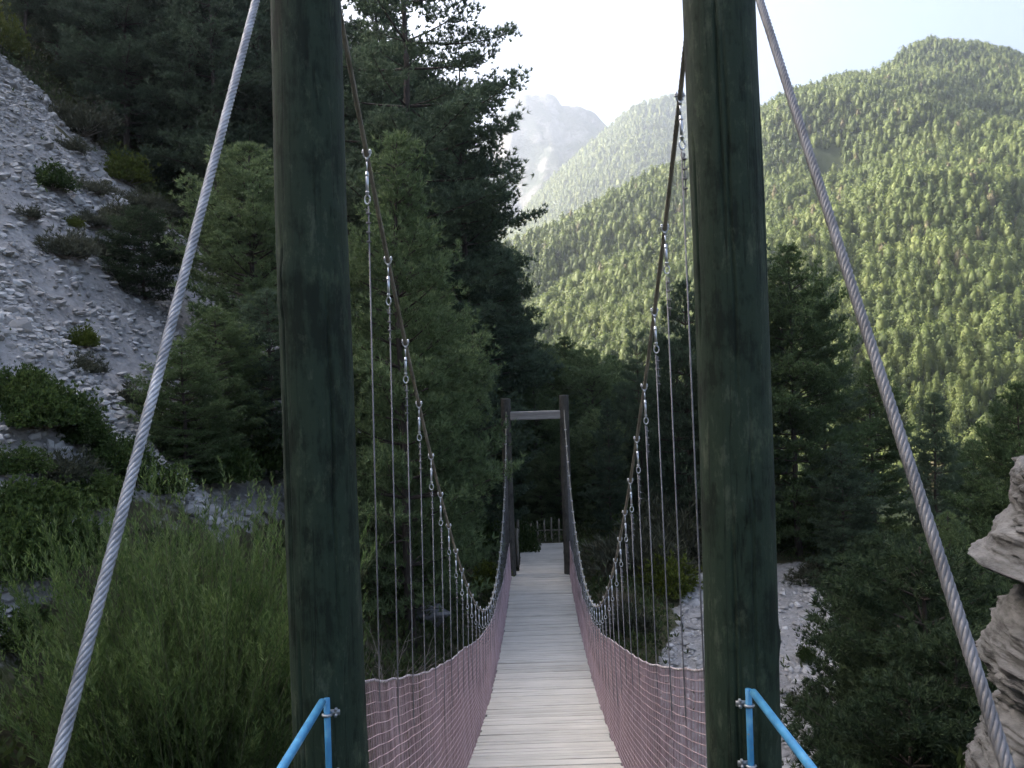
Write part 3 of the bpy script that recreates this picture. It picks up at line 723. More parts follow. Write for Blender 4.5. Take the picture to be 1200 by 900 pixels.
ICO_V = None
def ico():
    p = (1+5**.5)/2
    v = unit(np.array([(-1, p, 0), (1, p, 0), (-1, -p, 0), (1, -p, 0), (0, -1, p), (0, 1, p), (0, -1, -p), (0, 1, -p), (p, 0, -1), (p, 0, 1), (-p, 0, -1), (-p, 0, 1)], float))
    f = np.array([(0, 11, 5), (0, 5, 1), (0, 1, 7), (0, 7, 10), (0, 10, 11), (1, 5, 9), (5, 11, 4), (11, 10, 2), (10, 7, 6), (7, 1, 8), (3, 9, 4), (3, 4, 2), (3, 2, 6), (3, 6, 8), (3, 8, 9), (4, 9, 5), (2, 4, 11), (6, 2, 10), (8, 6, 7), (9, 8, 1)])
    return v, f
def stones(name, P, S):
    v, f = ico(); k = len(P)
    jit = rng.uniform(.6, 1.3, (k, 12, 1)); sc = rng.uniform(.6, 1.4, (k, 1, 3))*np.array((1, 1, .6))
    a = rng.uniform(0, 6.28, k); c, s = np.cos(a), np.sin(a)
    W = v[None]*jit*sc
    W = np.stack([W[..., 0]*c[:, None]-W[..., 1]*s[:, None], W[..., 0]*s[:, None]+W[..., 1]*c[:, None], W[..., 2]], -1)
    W = W*S[:, None, None]+P[:, None]
    mb = MB(); mb.add(W.reshape(-1, 3), (f[None]+np.arange(k)[:, None, None]*12).reshape(-1, 3))
    return mb.build(name, M['stone'], smooth=False)
n = 170000
px = np.where(rng.random(n) < .7, rng.uniform(-60, 420, n), rng.uniform(700, 1000, n)); d = rng.uniform(8, 33, n)
x = (px-600)/F*d; y = d; z = H(x, y); mkv = scree_mask(x, y, z)
gulv = fbm(y*.55+.12*x, x*.09, 21., 3)
band = np.where(x < 0, .9*gulv+.4*fbm(x*.35-z*.1, y*.35, 12., 3), fbm(x*.35, y*.35, 12., 3)-.1)
keep = (mkv > .55) & (rng.random(n) < np.clip(.34+1.0*band, .10, .95))
P = np.column_stack([x, y, z+.16*fbm(x*1.7, y*1.7, 2., 4)+np.where(x < 0, .55*gulv+.10*fbm(x*3.1, y*3.1, 9., 3), 0)])[keep]
S = .025+.11*rng.random(len(P))**4.0+np.where(rng.random(len(P)) < .025, .12, 0)
tag(stones('scree_stones', P, S), kind='stuff')

# single boulders
def boulder(px, py, d, s, label, seed):
    rg = np.random.default_rng(seed); x, y, _ = at(px, py, d); z = float(H(x, y))
    mb = MB(); nu, nv = 26, 16
    th = np.linspace(0, 2*math.pi, nu, endpoint=False); ph = np.linspace(.02, math.pi-.02, nv)
    T, Pn = np.meshgrid(th, ph)
    v = np.stack([np.cos(T)*np.sin(Pn), np.sin(T)*np.sin(Pn), np.cos(Pn)], -1).reshape(-1, 3)
    r = 1+.45*fbm(v[:, 0]*1.6+seed, v[:, 1]*1.6, v[:, 2]*2.5, 4)
    v = v*r[:, None]*np.array((s, s*.8, s*.55))
    i = np.arange(nv-1)[:, None]*nu; j = np.arange(nu)[None]; k = (j+1) % nu
    mb.add(v, None, np.stack([i+j, i+nu+j, i+nu+k, i+k], -1).reshape(-1, 4))
    o = mb.build('boulder', M['rock']); o.location = (x, y, z+s*.15); tag(o, label, 'boulder')
boulder(500, 757, 20, .55, 'pale boulder on the gorge floor seen through the left hanger cables', 3)
boulder(478, 742, 21, .4, 'smaller pale boulder left of the other one beneath the left hanger cables', 5)

# ------------------------------------------------------------------ the layered rock on the right
def rock():
    prof = [(1196, 530), (1178, 538), (1171, 552), (1173, 575), (1176, 592), (1163, 603), (1157, 612), (1151, 625), (1143, 635), (1122, 645), (1130, 649), (1152, 656), (1178, 666), (1191, 676), (1190, 686), (1178, 694), (1162, 706), (1150, 722), (1144, 748), (1146, 766), (1158, 782), (1174, 796), (1170, 808), (1150, 824), (1138, 845), (1132, 875), (1128, 905), (1120, 950)]
    cx, cy = 4.45, 5.45
    Dc, ac = math.hypot(cx, cy), math.atan2(cx, cy)
    rz_ = []
    for a_, b_ in prof:
        u_, v_ = ray(a_+7, b_+3); az = math.atan(u_); r_ = Dc*math.sin(ac-az)
        rz_.append((r_, v_*math.sqrt(Dc*Dc-r_*r_)*math.cos(az)))
    pt = np.array(rz_)
    r_, z_ = pt[0]
    pt = np.concatenate([[(r_*.06, z_+.15), (r_*.35, z_+.16), (r_*.7, z_+.11), (r_*.9, z_+.045)], pt])       # rounded top
    s = np.cumsum(np.r_[0, np.linalg.norm(np.diff(pt, axis=0), axis=1)]); s /= s[-1]
    nv, nu = 340, 300
    u = np.linspace(0, 1, nv)
    zz, rr = np.interp(u, s, pt[:, 1]), np.interp(u, s, pt[:, 0])
    th = np.linspace(0, 2*math.pi, nu, endpoint=False)
    Z, T = np.meshgrid(zz, th, indexing='ij'); Rr = np.repeat(rr[:, None], nu, 1)
    away = .5-.5*np.cos(T-math.pi-.25)                            # 0 where the measured edge is
    Rr = Rr*(1+.16*away*fbm(np.cos(T)*1.2, np.sin(T)*1.2, Z*1.1, 3)-.0)
    Zt = Z+.28*(np.cos(T)*Rr*.5)                                   # strata dip
    lay = fbm(np.cos(T)*.7, np.sin(T)*.7, Zt*9, 4)
    w1 = Zt*8.5+1.6*fbm(np.cos(T)*1.5, np.sin(T)*1.5, Zt*1.5, 3)
    w2 = Zt*21+1.5*fbm(np.cos(T)*2.5, np.sin(T)*2.5, Zt*3, 3)
    led = (w1-np.floor(w1)); led = led**2*(1-sst(led, .88, 1.0)); led2 = w2-np.floor(w2); led2 = led2**1.5*(1-sst(led2, .8, 1.))
    msk = sst(fbm(np.cos(T)*2.0+4, np.sin(T)*2.0, Zt*2.5, 3), -.3, .35)
    blk = np.abs(fbm(np.cos(T)*3.2, np.sin(T)*3.2, Zt*1.2, 4)); crk = np.clip(.10-blk, 0, 1)*10
    Rr = Rr+.03*lay+.055*led*msk+.024*led2*(.4+.6*msk)-.05*crk*msk+.11*(np.floor(fbm(np.cos(T)*1.9+9, np.sin(T)*1.9, Zt*3.2, 3)*5)/5+.1)*(.3+.7*msk)+.022*fbm(np.cos(T)*7, np.sin(T)*7, Z*9, 5)-.03
    v = np.stack([cx+Rr*np.cos(T), cy+Rr*np.sin(T), Z], -1).reshape(-1, 3)
    i = np.arange(nv-1)[:, None]*nu; j = np.arange(nu)[None]; k = (j+1) % nu
    q = np.stack([i+j, i+nu+j, i+nu+k, i+k], -1).reshape(-1, 4)
    mb = MB()
    v = np.concatenate([v, [[cx, cy, zz[0]+.05]]]); jj = np.arange(nu)
    mb.add(v, np.stack([jj, (jj+1) % nu, np.full(nu, nv*nu)], -1), q)
    o = mb.build('rock_outcrop', M['rock']); tag(o, 'pale layered limestone outcrop with an overhanging beak at the right edge', 'rock')
rock()

# ------------------------------------------------------------------ the suspension bridge
def ax(y): return .061+.0289*(np.asarray(y, float)-3.526)
def dz(y):
    y = np.asarray(y, float); return -5.97+.00224*np.clip(24.5-y, 0, None)**2.4+.012*np.clip(y-24.5, 0, None)**1.6
_cy = [3.55, 4.73, 5.25, 5.85, 6.5, 7.05, 7.76, 8.4, 9.1, 9.6, 10.2, 10.85, 13.1, 15.2, 17.3, 20.9, 24.3, 25.25]
_cz = [2.60, 1.40, .90, .36, -.125, -.585, -1.04, -1.47, -1.87, -2.22, -2.55, -2.84, -3.66, -3.95, -4.02, -3.35, -1.62, -.76]
_cp = np.polyfit(_cy, _cz, 7)
def cz(y): return np.polyval(_cp, y)
BR = empty('suspension_bridge', (ax(14.4), 14.4, float(H(ax(14.4), 14.4))))
tag(BR, 'wooden suspension bridge with a grey plank deck, steel hanger cables and pink side nets', 'bridge')
BO = np.array(BR.location)
def bpart(mb, name, mat, parent=None, smooth=True):
    """link as a part of the bridge, geometry kept in world place"""
    mb.V = [v-BO for v in mb.V]
    return mb.build(name, mat, parent or BR, smooth)

def post(x, y, z0, z1, r0, r1, seed, mat, xt=None):
    mb = MB(); nz, ns = 170, 220
    zz = np.linspace(z0, z1, nz); th = np.linspace(0, 2*math.pi, ns, endpoint=False)
    Z, T = np.meshgrid(zz, th, indexing='ij')
    r = np.interp(Z, [z0, z1], [r0, r1])*(1+.025*fbm(np.cos(T)*1.2+seed, np.sin(T)*1.2, Z*.9, 3)+.01*fbm(np.cos(T)*6+seed, np.sin(T)*6, Z*1.2, 3))
    rs_ = np.random.default_rng(seed+100)
    for k in range(9):                                          # drying cracks
        a0, zc, hl = -math.pi/2+rs_.uniform(-1.5, 1.5), rs_.uniform(z0+.6, z1), rs_.uniform(.35, 1.3)
        da = (T-a0-.10*fbm(Z*1.3, k*3.3+seed, 0., 3)+math.pi) % (2*math.pi)-math.pi
        r = r-.016*rs_.uniform(.5, 1)*np.exp(-(da*r0/.0055)**2)*np.clip(1-((Z-zc)/hl)**2, 0, 1)**.5
    for k in range(7):                                          # old branch knots
        kz, kt = z0+(z1-z0)*_h(np.array(k), np.array(seed), np.array(1)), 6.28*_h(np.array(k), np.array(seed), np.array(2))
        a = (T-kt+math.pi) % (2*math.pi)-math.pi
        r = r+.012*np.exp(-((a*r0/.05)**2+((Z-kz)/.05)**2))
    xc = np.interp(Z, [z0, z1], [x, x if xt is None else xt])+.012*fbm(Z*.5, seed, 0., 2)
    v = np.stack([xc+r*np.cos(T), y+r*np.sin(T), Z], -1).reshape(-1, 3)
    i = np.arange(nz-1)[:, None]*ns; j = np.arange(ns)[None]; k = (j+1) % ns
    q = np.stack([i+j, i+k, i+ns+k, i+ns+j], -1).reshape(-1, 4)
    v = np.concatenate([v, [[x if xt is None else xt, y, z1+.012]]]); jj = np.arange(ns)
    mb.add(v, np.stack([(nz-1)*ns+jj, (nz-1)*ns+(jj+1) % ns, np.full(ns, nz*ns)], -1), q)
    return bpart(mb, 'tower_post', mat)
YN, YF = 3.526, 25.3
post(-.839, YN, -3.4, 2.85, .163, .146, 3, M['pole'])['label'] = 'thick dark green near post on the left'
post(.961, YN, -3.4, 2.85, .160, .151, 8, M['pole'])['label'] = 'thick dark green near post on the right'
post(float(ax(YF))-.90, YF, -6.8, -.45, .155, .15, 14, M['far_pole'], float(ax(YF))-.915)['label'] = 'brown post on the left of the far tower'
post(float(ax(YF))+.90, YF, -6.8, -.40, .155, .15, 19, M['far_pole'], float(ax(YF))+.905)['label'] = 'brown post on the right of the far tower'
mb = MB(); bevel_box(mb, (float(ax(YF)), YF, -1.0), (1.56, .16, .27), .02); bpart(mb, 'crossbeam', M['beam'], smooth=False)
mb = MB(); bevel_box(mb, (.061, YN, 2.35), (1.54, .16, .27), .02); bpart(mb, 'crossbeam', M['beam'], smooth=False)

# deck of separate boards with gaps
rg = np.random.default_rng(2)
mb = MB(); y = 3.3
while y < 25.75:
    w = rg.uniform(.125, .15)
    yc = y+w/2; sl = float((dz(yc+.05)-dz(yc-.05))/.1); a = math.atan(sl)
    Mx = np.array(Matrix.Rotation(a, 3, 'X') @ Matrix.Rotation(rg.normal(0, .004), 3, 'Z') @ Matrix.Rotation(rg.normal(0, .004), 3, 'Y'))
    bevel_box(mb, (float(ax(yc))+rg.normal(0, .008), yc, float(dz(yc))-.022+rg.normal(0, .003)), (1.80+rg.normal(0, .012), w-.004, .045), .006, 0, Mx)
    y += w+rg.uniform(.004, .013)
bpart(mb, 'deck', M['plank'], smooth=False)
for s in (-1, 1):
    ys = np.linspace(3.3, 25.6, 60)
    mb = MB(); tube(mb, np.column_stack([ax(ys)+s*.93, ys, dz(ys)-.09]), .035, 8)
    bpart(mb, 'edge_beam', M['dull_strand'])

def twisted(mb, pts, R, nst=6, pitch=.13, step=.014, sides=6):
    p = np.asarray(pts, float); L = np.r_[0, np.cumsum(np.linalg.norm(np.diff(p, axis=0), axis=1))]
    n = int(L[-1]/step)+2; l = np.linspace(0, L[-1], n)
    c = np.column_stack([np.interp(l, L, p[:, k]) for k in range(3)])
    t = unit(np.gradient(c, axis=0)); u = unit(np.cross(t, np.array((1., 0, 0)))); w = np.cross(t, u)
    rs = R*.40
    for k in range(nst):
        a = 2*math.pi*(l/pitch+k/nst)
        tube(mb, c+(u*np.cos(a)[:, None]+w*np.sin(a)[:, None])*(R-rs), rs, sides, cap=False)
    tube(mb, c[::4], R*.45, 6, cap=False)

# main cables
for s, xo in ((-1, -.839-.061), (1, .9)):
    ys = np.linspace(3.42, 25.15, 220)
    mb = MB(); twisted(mb, np.column_stack([ax(ys)+s*.9, ys, cz(ys)]), .0155, pitch=.16, step=.03, sides=5)
    bpart(mb, 'main_cable', M['rusty'])

# guy cables from the near posts down to their anchors beside the camera
for P0, T0, B0, mat, lb in (((-.745, 3.40, 2.52), (-.813, 2.71, 1.31), (-.9, 1.555, -.7075), 'strand', 'bright twisted guy cable on the left'), ((.865, 3.40, 2.38), (.854, 2.66, 1.232), (.845, 1.42, -.7015), 'dull_strand', 'dull twisted guy cable on the right')):
    T0, B0 = np.array(T0), np.array(B0); dv = (B0-T0)/(T0[2]-B0[2])
    end = B0+dv*(1.80+B0[2])
    mb = MB(); twisted(mb, [P0, T0, B0, end], .0135, pitch=.11, step=.012)
    bpart(mb, 'guy_cable', M[mat])['label'] = lb

# hangers
def clamp_mesh():
    mb = MB(); a = np.linspace(math.pi, 2*math.pi, 13)
    arc = np.column_stack([.024*np.cos(a), 0*a, .024*np.sin(a)])
    tube(mb, np.concatenate([[(-.024, 0, .038)], arc, [(.024, 0, .038)]]), .0055, 8)
    for s in (-1, 1):
        tube(mb, [(s*.024, 0, .020), (s*.024, 0, .031)], .0105, 6); tube(mb, [(s*.024, 0, .008), (s*.024, 0, .018)], .010, 6)
    box(mb, (0, 0, .012), (.07, .018, .010))
    box(mb, (0, 0, -.034), (.020, .014, .024))
    return mb.mesh('clamp', M['bright_steel'])
def buckle_mesh():
    mb = MB()
    tube(mb, [(0, 0, -.04), (0, 0, -.10)], .006, 8)
    tube(mb, [(0, 0, -.10), (0, 0, -.24)], .0115, 8); tube(mb, [(0, 0, -.115), (0, 0, -.125)], .015, 8); tube(mb, [(0, 0, -.215), (0, 0, -.225)], .015, 8)
    a = np.linspace(0, 2*math.pi, 17); tube(mb, np.column_stack([.022*np.cos(a), 0*a, -.263+.026*np.sin(a)]), .0055, 6)
    return mb.mesh('turnbuckle', M['bright_steel'])
def grip_mesh():
    mb = MB()
    a = np.linspace(-math.pi, 0, 11); tube(mb, np.column_stack([.014*np.cos(a), .004+0*a, -.315-.0*a-.022*np.sin(a)*-1]), .004, 6)
    for k in range(4):
        z = -.345-.055*k
        box(mb, (.004, 0, z), (.024, .014, .012)); tube(mb, [(.004, -.007, z), (.024, -.007, z)], .0035, 6); tube(mb, [(.004, .007, z), (.024, .007, z)], .0035, 6)
    tube(mb, [(.007, 0, -.31), (.007, 0, -.56)], .0045, 5)
    return mb.mesh('cable_grip', M['dull_strand'])
CL, TB, GR = clamp_mesh(), buckle_mesh(), grip_mesh()
for s in (-1, 1):
    for i in range(34):
        yh = (4.72 if s < 0 else 4.56)+.605*i+random.gauss(0, .02)
        if yh > 25.0: continue
        x, zt, zb = float(ax(yh))+s*.9, float(cz(yh)), float(dz(yh))-.06
        xb = float(ax(yh))+s*.945
        o = bpy.data.objects.new('hanger', None)
        mb = MB(); top = zt-.30
        tube(mb, np.array([(0, 0, -.30), (s*.02, 0, (-.3+zb-zt)/2), (xb-x, 0, zb-zt)]), .0048, 6)
        h = mb.build('hanger', M['dull_strand'], BR); h.location = Vector((x, yh, zt))-Vector(BO)
        for nm, me in (('clamp', CL), ('turnbuckle', TB), ('cable_grip', GR)):
            c = put(nm, me, h); c.scale = (.82, .82, .82) if nm == 'clamp' else (.8, .8, 1)
            if nm != 'clamp': c.rotation_euler = (0, (-s)*.02, random.uniform(-.5, .5))
        bpy.data.objects.remove(o)

# side nets: real twine, 24 rows by some 700 columns each side
def net_h(y): return np.interp(y, [3, 10, 15, 18, 26], [1.39, 1.37, 1.08, 1.04, 1.02])
for s in (-1, 1):
    mb = MB(); rg = np.random.default_rng(40+s)
    ys = np.linspace(3.62, 25.2, 330)
    base = dz(ys)-.05; hh = net_h(ys)+.05
    hang = (((ys-4.6)/.605) % 1-.5)**2*4                           # sag between the hangers
    nrow = 23
    def off(y, f): return s*(.905+.028*f)+.028*fbm(np.asarray(y)*.9, np.asarray(f)*2+s, 0., 3)*np.asarray(f)**.5
    for r in range(nrow+1):
        f = r/nrow
        zr = base+hh*f-.012*(1-hang)*f*f+.006*fbm(ys*2.3, r*3.1, s, 3)
        if r == nrow: tube(mb, np.column_stack([ax(ys)+off(ys, f), ys, zr]), .0085, 5, 2, cap=False)
        else: tube(mb, np.column_stack([ax(ys)+off(ys, f), ys, zr]), .0028, 3, 1, cap=False)
    yy = 3.63
    while yy < 25.2:
        f = np.linspace(0, 1, 6)
        yv = yy+.012*np.sin(f*9+yy*7)+rg.normal(0, .006)
        hg = ((((yy-4.6)/.605) % 1)-.5)**2*4
        zv = float(dz(yy))-.05+(float(net_h(yy))+.05)*f-.012*(1-hg)*f*f
        tube(mb, np.column_stack([ax(yv)+off(yv, f)+s*.002, yv, zv]), .0021, 3, 0, cap=False)
        yy += .019+rg.uniform(-.004, .009)
    bpart(mb, 'side_net', [M['netv'], M['neth'], M['rope']])

# ------------------------------------------------------------------ boardwalk, fence, handrails
mb = MB(); y = 25.78; rg = np.random.default_rng(9)
while y < 29.3:
    w = rg.uniform(.13, .15); yc = y+w/2
    bevel_box(mb, (float(ax(yc))+.09+rg.normal(0, .01), yc, float(dz(yc))-.02), (1.52, w-.006, .045), .006)
    y += w+.012
o = mb.build('boardwalk', M['plank'], smooth=False); tag(o, 'short grey plank boardwalk leading on from behind the far tower', 'boardwalk')
fx = float(ax(30.2))
FE = empty('picket_fence', (fx, 30.2, float(H(fx, 30.2)))); tag(FE, 'open fence of thin wooden stakes across the path behind the far tower', 'fence')
FO = np.array(FE.location)
for i, (dx, h) in enumerate(((-.30, .86), (-.06, .95), (.20, .98), (.46, 1.06), (.74, 1.0), (.98, .95))):
    mb = MB(); z0 = -.3; hz = np.linspace(-6.4, -6.08+h, 6)-FO[2]
    tube(mb, np.column_stack([dx+.008*np.sin(hz*5+i), 0*hz, hz]), .033*(1-.12*hz/1.3), 8)
    mb.build('picket', M['picket'], FE)
mb = MB(); zr = -5.5-FO[2]; tube(mb, [(-.4, .04, zr), (.3, .045, zr+.01), (1.08, .04, zr-.01)], .018, 7); mb.build('rail', M['picket'], FE)
for dx, dy, h in ((-.70, 27.5, 1.3), (-.68, 28.4, 1.35)):
    x = float(ax(dy))+dx-.06; mb = MB(); z = np.linspace(-.35, h, 6)
    tube(mb, np.column_stack([.006*np.sin(z*4), 0*z, z]), .05, 9); o = mb.build('stake', M['picket']); o.location = (x, dy, float(H(x, dy)))
    tag(o, 'pale wooden stake at the left of the boardwalk, ' + ('nearer the far tower' if dy < 28 else 'farther from the far tower'), 'stake', 'stakes by the boardwalk')
x = float(ax(26.6))+.95; mb = MB(); z = np.linspace(-.4, 1.15, 6); tube(mb, np.column_stack([0*z, 0*z, z]), .07, 10)
o = mb.build('stake', M['far_pole']); o.location = (x, 26.6, float(H(x, 26.6))); tag(o, 'short dark stake just behind the right post of the far tower', 'stake')

for s, x, xe, z, lb in ((-1, -.815, -.83, -1.268, 'bright blue tube handrail bolted to the left near post'), (1, .94, .925, -1.287, 'bright blue tube handrail bolted to the right near post')):
    zg = float(H(x, .5))
    o = empty('handrail', (x, .5, zg)); tag(o, lb, 'handrail', 'blue handrails'); O = np.array(o.location)
    yb = YN-.20
    mb = MB(); a = np.linspace(0, math.pi/2, 7)
    pth = [(xe, .45, z)]+[(xe+(x-xe)*t, .45+(yb-.03-.45)*t, z) for t in np.linspace(.1, 1, 8)]
    tube(mb, np.array(pth)-O, .0165, 14); mb.build('rail', M['blue'], o)
    xl = x+(-s)*.012
    mb = MB(); tube(mb, np.array([(xl, yb, z+.004), (xl, yb-.0, z-.25), (xl, yb, -3.0)])-O, .0135, 12); mb.build('leg', M['blue'], o)
    mb = MB(); tube(mb, np.array([(xe, .47, z+.004), (xe, .47, zg-.2)])-O, .0135, 12); mb.build('leg', M['blue'], o)
    for zb in (z-.062, z-.31):
        mb = MB(); c = np.array((xl, yb, zb))-O
        an = np.linspace(-math.pi*.5, math.pi*.5, 9)+(-math.pi/2)
        tube(mb, np.column_stack([.018*np.cos(an), .018*np.sin(an), 0*an])+c, .006, 6)
        box(mb, c+np.array((-s*.018, .020, 0)), (.060, .008, .022))
        for q in (-1, 1): tube(mb, np.array([(-s*.034, .016, q*.012+.004), (-s*.034, .001, q*.012+.004)])+c, .0075, 6)
        mb.build('bracket', M['steel'], o)

# ------------------------------------------------------------------ forest on the far hillsides
def crown_pts(rng, n, h, w):
    t = rng.uniform(0, 1, n)**1.25; a = rng.uniform(0, 6.283, n)
    r = w*np.where(t < .22, .55+.45*t/.22, (1-(t-.22)/.78)**.72)*rng.uniform(.55, 1.05, n)
    return np.column_stack([r*np.cos(a), r*np.sin(a), h*(.12+.88*t)])
def tree_soup(mb, P, Hh, Ww, nf, fs, rng, m=0):
    k = len(P)
    t = rng.uniform(0, 1, (k, nf))**1.05; a = rng.uniform(0, 6.283, (k, nf))
    lob = 1+.25*np.sin(a*3+rng.uniform(0, 6.28, (k, 1)))+.2*np.sin(t*17+rng.uniform(0, 6.28, (k, 1)))
    rr = np.where(t < .3, .6+.4*t/.3, (1-(np.clip(t-.3, 0, 1)/.7)**1.6)**.6)*rng.uniform(.7, 1.08, (k, nf))*lob
    C = np.stack([rr*np.cos(a)*Ww[:, None], rr*np.sin(a)*Ww[:, None], (.1+.9*t)*Hh[:, None]], -1)+P[:, None]
    out = np.stack([np.cos(a), np.sin(a), .7+0*a], -1)+rng.normal(0, .42, (k, nf, 3))
    N_ = unit(out).reshape(-1, 3); C = C.reshape(-1, 3)
    u = unit(np.cross(N_, rng.normal(size=N_.shape))); w = np.cross(N_, u)
    s = (fs*np.repeat(Hh, nf)*rng.uniform(.6, 1.3, len(C)))[:, None]
    v = np.stack([C-u*s-w*s*.7, C+u*s*.9-w*s*.4, C+u*s*.3+w*s, C-u*s*.8+w*s*.6], 1).reshape(-1, 3)
    mb.add(v, None, np.arange(len(v)).reshape(-1, 4), m)

def tree_blobs(mb, P, Hh, Ww, rng, sides=7, ts=(.0, .10, .25, .45, .66, .86), m=0):
    k, R = len(P), len(ts); ts = np.array(ts)
    rad = np.where(ts < .3, .6+.4*ts/.3, (1-((ts-.3)/.7)**1.5)**.6)
    lob = rng.uniform(.62, 1.18, (k, R, sides))
    a = np.arange(sides)*2*math.pi/sides+rng.uniform(0, 6.28, (k, 1, 1))+rng.normal(0, .18, (k, R, sides))+np.arange(R)[None, :, None]*.45
    r = rad[None, :, None]*lob*Ww[:, None, None]
    z = (.08+.92*ts)[None, :, None]*Hh[:, None, None]+rng.normal(0, .035, (k, R, sides))*Hh[:, None, None]
    v = np.stack([r*np.cos(a), r*np.sin(a), z], -1)+P[:, None, None]
    tip = (P+np.column_stack([0*Hh, 0*Hh, Hh]))[:, None]
    v = np.concatenate([v.reshape(k, R*sides, 3), tip], 1); n = R*sides+1
    i = np.arange(R-1)[:, None]*sides; j = np.arange(sides)[None]; jk = (j+1) % sides
    q = np.stack([i+j, i+jk, i+sides+jk, i+sides+j], -1).reshape(-1, 4)
    jj = np.arange(sides); t = np.stack([(R-1)*sides+jj, (R-1)*sides+(jj+1) % sides, np.full(sides, R*sides)], -1)
    off = (np.arange(k)*n)[:, None, None]
    mb.add(v.reshape(-1, 3), (t[None]+off).reshape(-1, 3), (q[None]+off).reshape(-1, 4), m)

rng = np.random.default_rng(123)
nr, na = HX.shape
def sample(X, Y, Z, T, n, tmax, rng):
    nr, na = X.shape
    D = Y[:, na//2]; tt = rng.uniform(.01, 1, n*2)**.68*tmax
    fi = np.interp(tt, T, np.arange(nr)); fj = rng.uniform(0, na-1.01, n*2)
    i, j = fi.astype(int).clip(0, nr-2), fj.astype(int); a, b = fi-i, fj-j
    def g(A): return A[i, j]*(1-a)*(1-b)+A[i+1, j]*a*(1-b)+A[i, j+1]*(1-a)*b+A[i+1, j+1]*a*b
    return np.column_stack([g(X), g(Y), g(Z)])[:n]
P = sample(HX, HY, HZ, HT, 64000, 1.02, rng)
gap = fbm(P[:, 0]*.03, P[:, 1]*.03, 2., 3)
P = P[gap+rng.normal(0, .12, len(P)) > -.48]
dd = np.hypot(P[:, 0], P[:, 1])
pxx = 600+P[:, 0]/P[:, 1]*F; pyy = 450-P[:, 2]/P[:, 1]*F
# thin to a believable spacing
cell = {}
ok = []
for i in np.argsort(rng.random(len(P))):
    c = (int(P[i, 0]//2.55), int(P[i, 1]//2.55))
    if c in cell: continue
    cell[c] = 1; ok.append(i)
ok = np.array(ok); P, dd, pxx, pyy = P[ok], dd[ok], pxx[ok], pyy[ok]
vis = (pxx > 930) & (pxx < 1215) & (pyy > 290) & (pyy < 545)
idx = np.where(vis)[0]; idx = idx[np.argsort(dd[idx])][:280]
ind = np.zeros(len(P), bool); ind[idx] = True
Hh = 3.6+5.2*rng.random(len(P))**1.6; Ww = Hh*rng.uniform(.27, .43, len(P))
mb = MB(); dead = ~ind & (rng.random(len(P)) < .03); q = ~ind & ~dead
tree_blobs(mb, P[dead], Hh[dead]*.9, Ww[dead]*.6, rng, 6, (0, .2, .45, .75), 1); tree_soup(mb, P[dead], Hh[dead], Ww[dead], 60, .04, rng, 1)
near = q & (dd < 330); far = q & (dd >= 330)
tree_blobs(mb, P[q], Hh[q]*.93, Ww[q]*.72, rng, 6, (0, .2, .45, .75)); tree_soup(mb, P[near], Hh[near], Ww[near]*1.15, 150, .034, rng); tree_soup(mb, P[far], Hh[far], Ww[far]*1.15, 64, .047, rng)
tag(mb.build('hillside_forest', [M['far_pine'], M['far_brown']], smooth=True), kind='stuff')
protos = []
for k in range(6):
    mb = MB(); r2 = np.random.default_rng(200+k)
    tree_blobs(mb, np.zeros((1, 3)), np.array([8.3]), np.array([1.25+.2*(k % 3)]), r2, 9, (0, .08, .18, .3, .43, .57, .7, .82, .92)); tree_soup(mb, np.zeros((1, 3)), np.array([8.5]), np.array([2.1+.25*(k % 3)]), 900, .019, r2)
    tube(mb, [(0, 0, -.6), (0, 0, 3), (0, 0, 7.4)], [.16, .12, .03], 6, 1)
    protos.append(mb.mesh('sunlit_pine', [M['far_pine'], M['bark']], smooth=True))
for i in idx:
    o = put('hillside_pine', protos[random.randrange(6)]); o.location = P[i]; s = Hh[i]/8.5
    o.rotation_euler = (0, 0, random.uniform(0, 6.28)); o.scale = (s*random.uniform(.85, 1.15),)*2+(s,)
    tag(o, 'sunlit yellow green pine on the lower slope of the big right hill', 'tree', 'sunlit pines on the right hillside')

P = sample(JX, JY, JZ, JT, 16000, 1.02, rng)
Hh = rng.uniform(9, 17, len(P)); mb = MB(); tree_blobs(mb, P, Hh*.93, Hh*.26, rng, 5, (0, .3, .7)); tree_soup(mb, P, Hh, Hh*.38, 24, .075, rng)
tag(mb.build('far_hill_forest', M['far_pine'], smooth=True), kind='stuff')

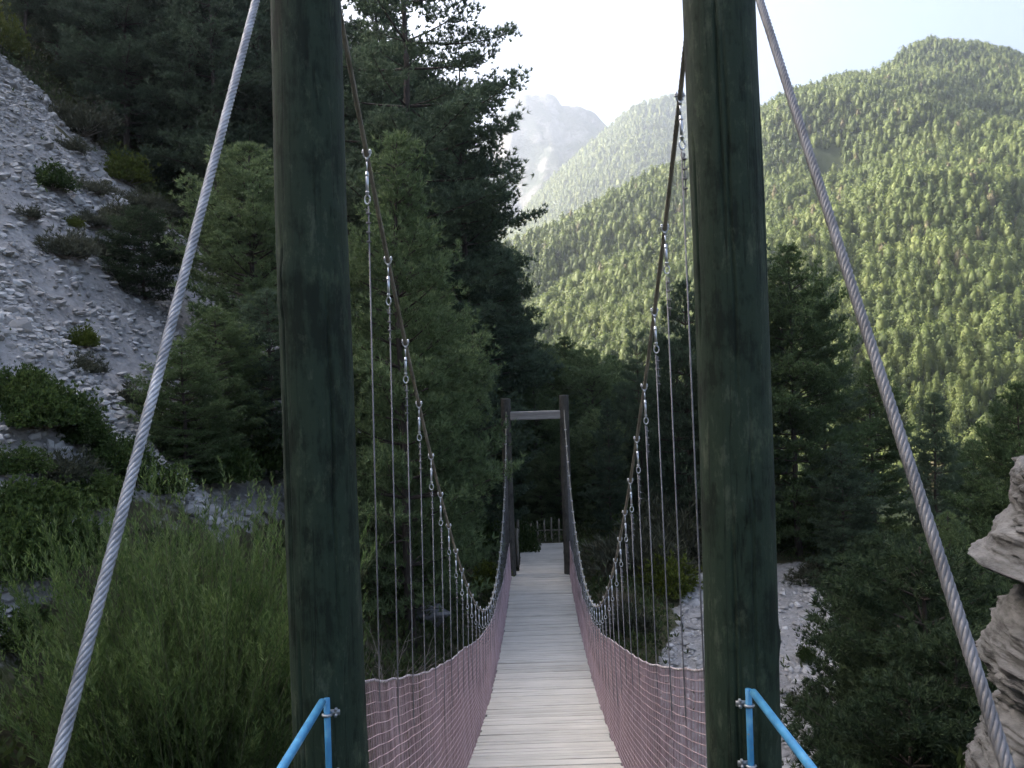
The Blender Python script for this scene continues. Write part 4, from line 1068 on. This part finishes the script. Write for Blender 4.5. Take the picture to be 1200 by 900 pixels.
# ------------------------------------------------------------------ air
mb = MB(); box(mb, (0, 1450, 395), (7000, 4600, 890))
hz = mb.build('haze', None.__class__ and M['rock'], smooth=False); hz.data.materials.clear(); hz.display_type = 'WIRE'
m, t = nt('valley_haze'); g = N(t)
pv = g.new('ShaderNodeVolumePrincipled', Density=.00036, Anisotropy=.72); pv.inputs['Color'].default_value = (.60, .66, .76, 1)
o_ = g.new('ShaderNodeOutputMaterial'); g.link(pv.outputs[0], o_.inputs['Volume'])
hz.data.materials.append(m); tag(hz, kind='stuff')

# ------------------------------------------------------------------ light, sky, camera
EL, AZ = 31.0, -71.0                                              # sun: left of the view, a little ahead
w = bpy.data.worlds.new('World'); SC.world = w; w.use_nodes = True; wt = w.node_tree; wt.nodes.clear(); g = N(wt)
sk = g.new('ShaderNodeTexSky', sky_type='NISHITA'); sk.sun_disc = False
sk.sun_elevation = math.radians(EL); sk.sun_rotation = math.radians(AZ); sk.air_density = .8; sk.dust_density = 9; sk.ozone_density = 1.0
bg = g.new('ShaderNodeBackground', Strength=.15); g.link(sk.outputs[0], bg.inputs['Color'])
ow = g.new('ShaderNodeOutputWorld'); g.link(bg.outputs[0], ow.inputs['Surface'])
sun = bpy.data.lights.new('sun', 'SUN'); sun.energy = 5.0; sun.angle = math.radians(.5); sun.color = (1, .915, .76)
so = bpy.data.objects.new('sun', sun); COL.objects.link(so)
e, a = math.radians(EL), math.radians(AZ)
sd = Vector((math.sin(a)*math.cos(e), math.cos(a)*math.cos(e), math.sin(e)))
so.rotation_euler = sd.to_track_quat('Z', 'Y').to_euler(); so.location = (0, 0, 60)

cam = bpy.data.cameras.new('camera'); cam.sensor_width = 36; cam.lens = F/1200*36; cam.clip_start = .05; cam.clip_end = 12000
co = bpy.data.objects.new('camera', cam); COL.objects.link(co)
co.matrix_world = Matrix.Rotation(math.pi/2, 4, 'X') @ Matrix.Rotation(-ROLL, 4, 'Z')
SC.camera = co
vs = SC.view_settings; SC.display_settings.display_device = 'sRGB'
vs.view_transform = 'Standard'; vs.look = 'None'; vs.gamma = 1; vs.exposure = 2.2; vs.use_curve_mapping = False
SC.cycles.max_bounces = 6; SC.cycles.diffuse_bounces = 3; SC.cycles.volume_bounces = 1; SC.cycles.transparent_max_bounces = 6
SC.cycles.use_denoising = True
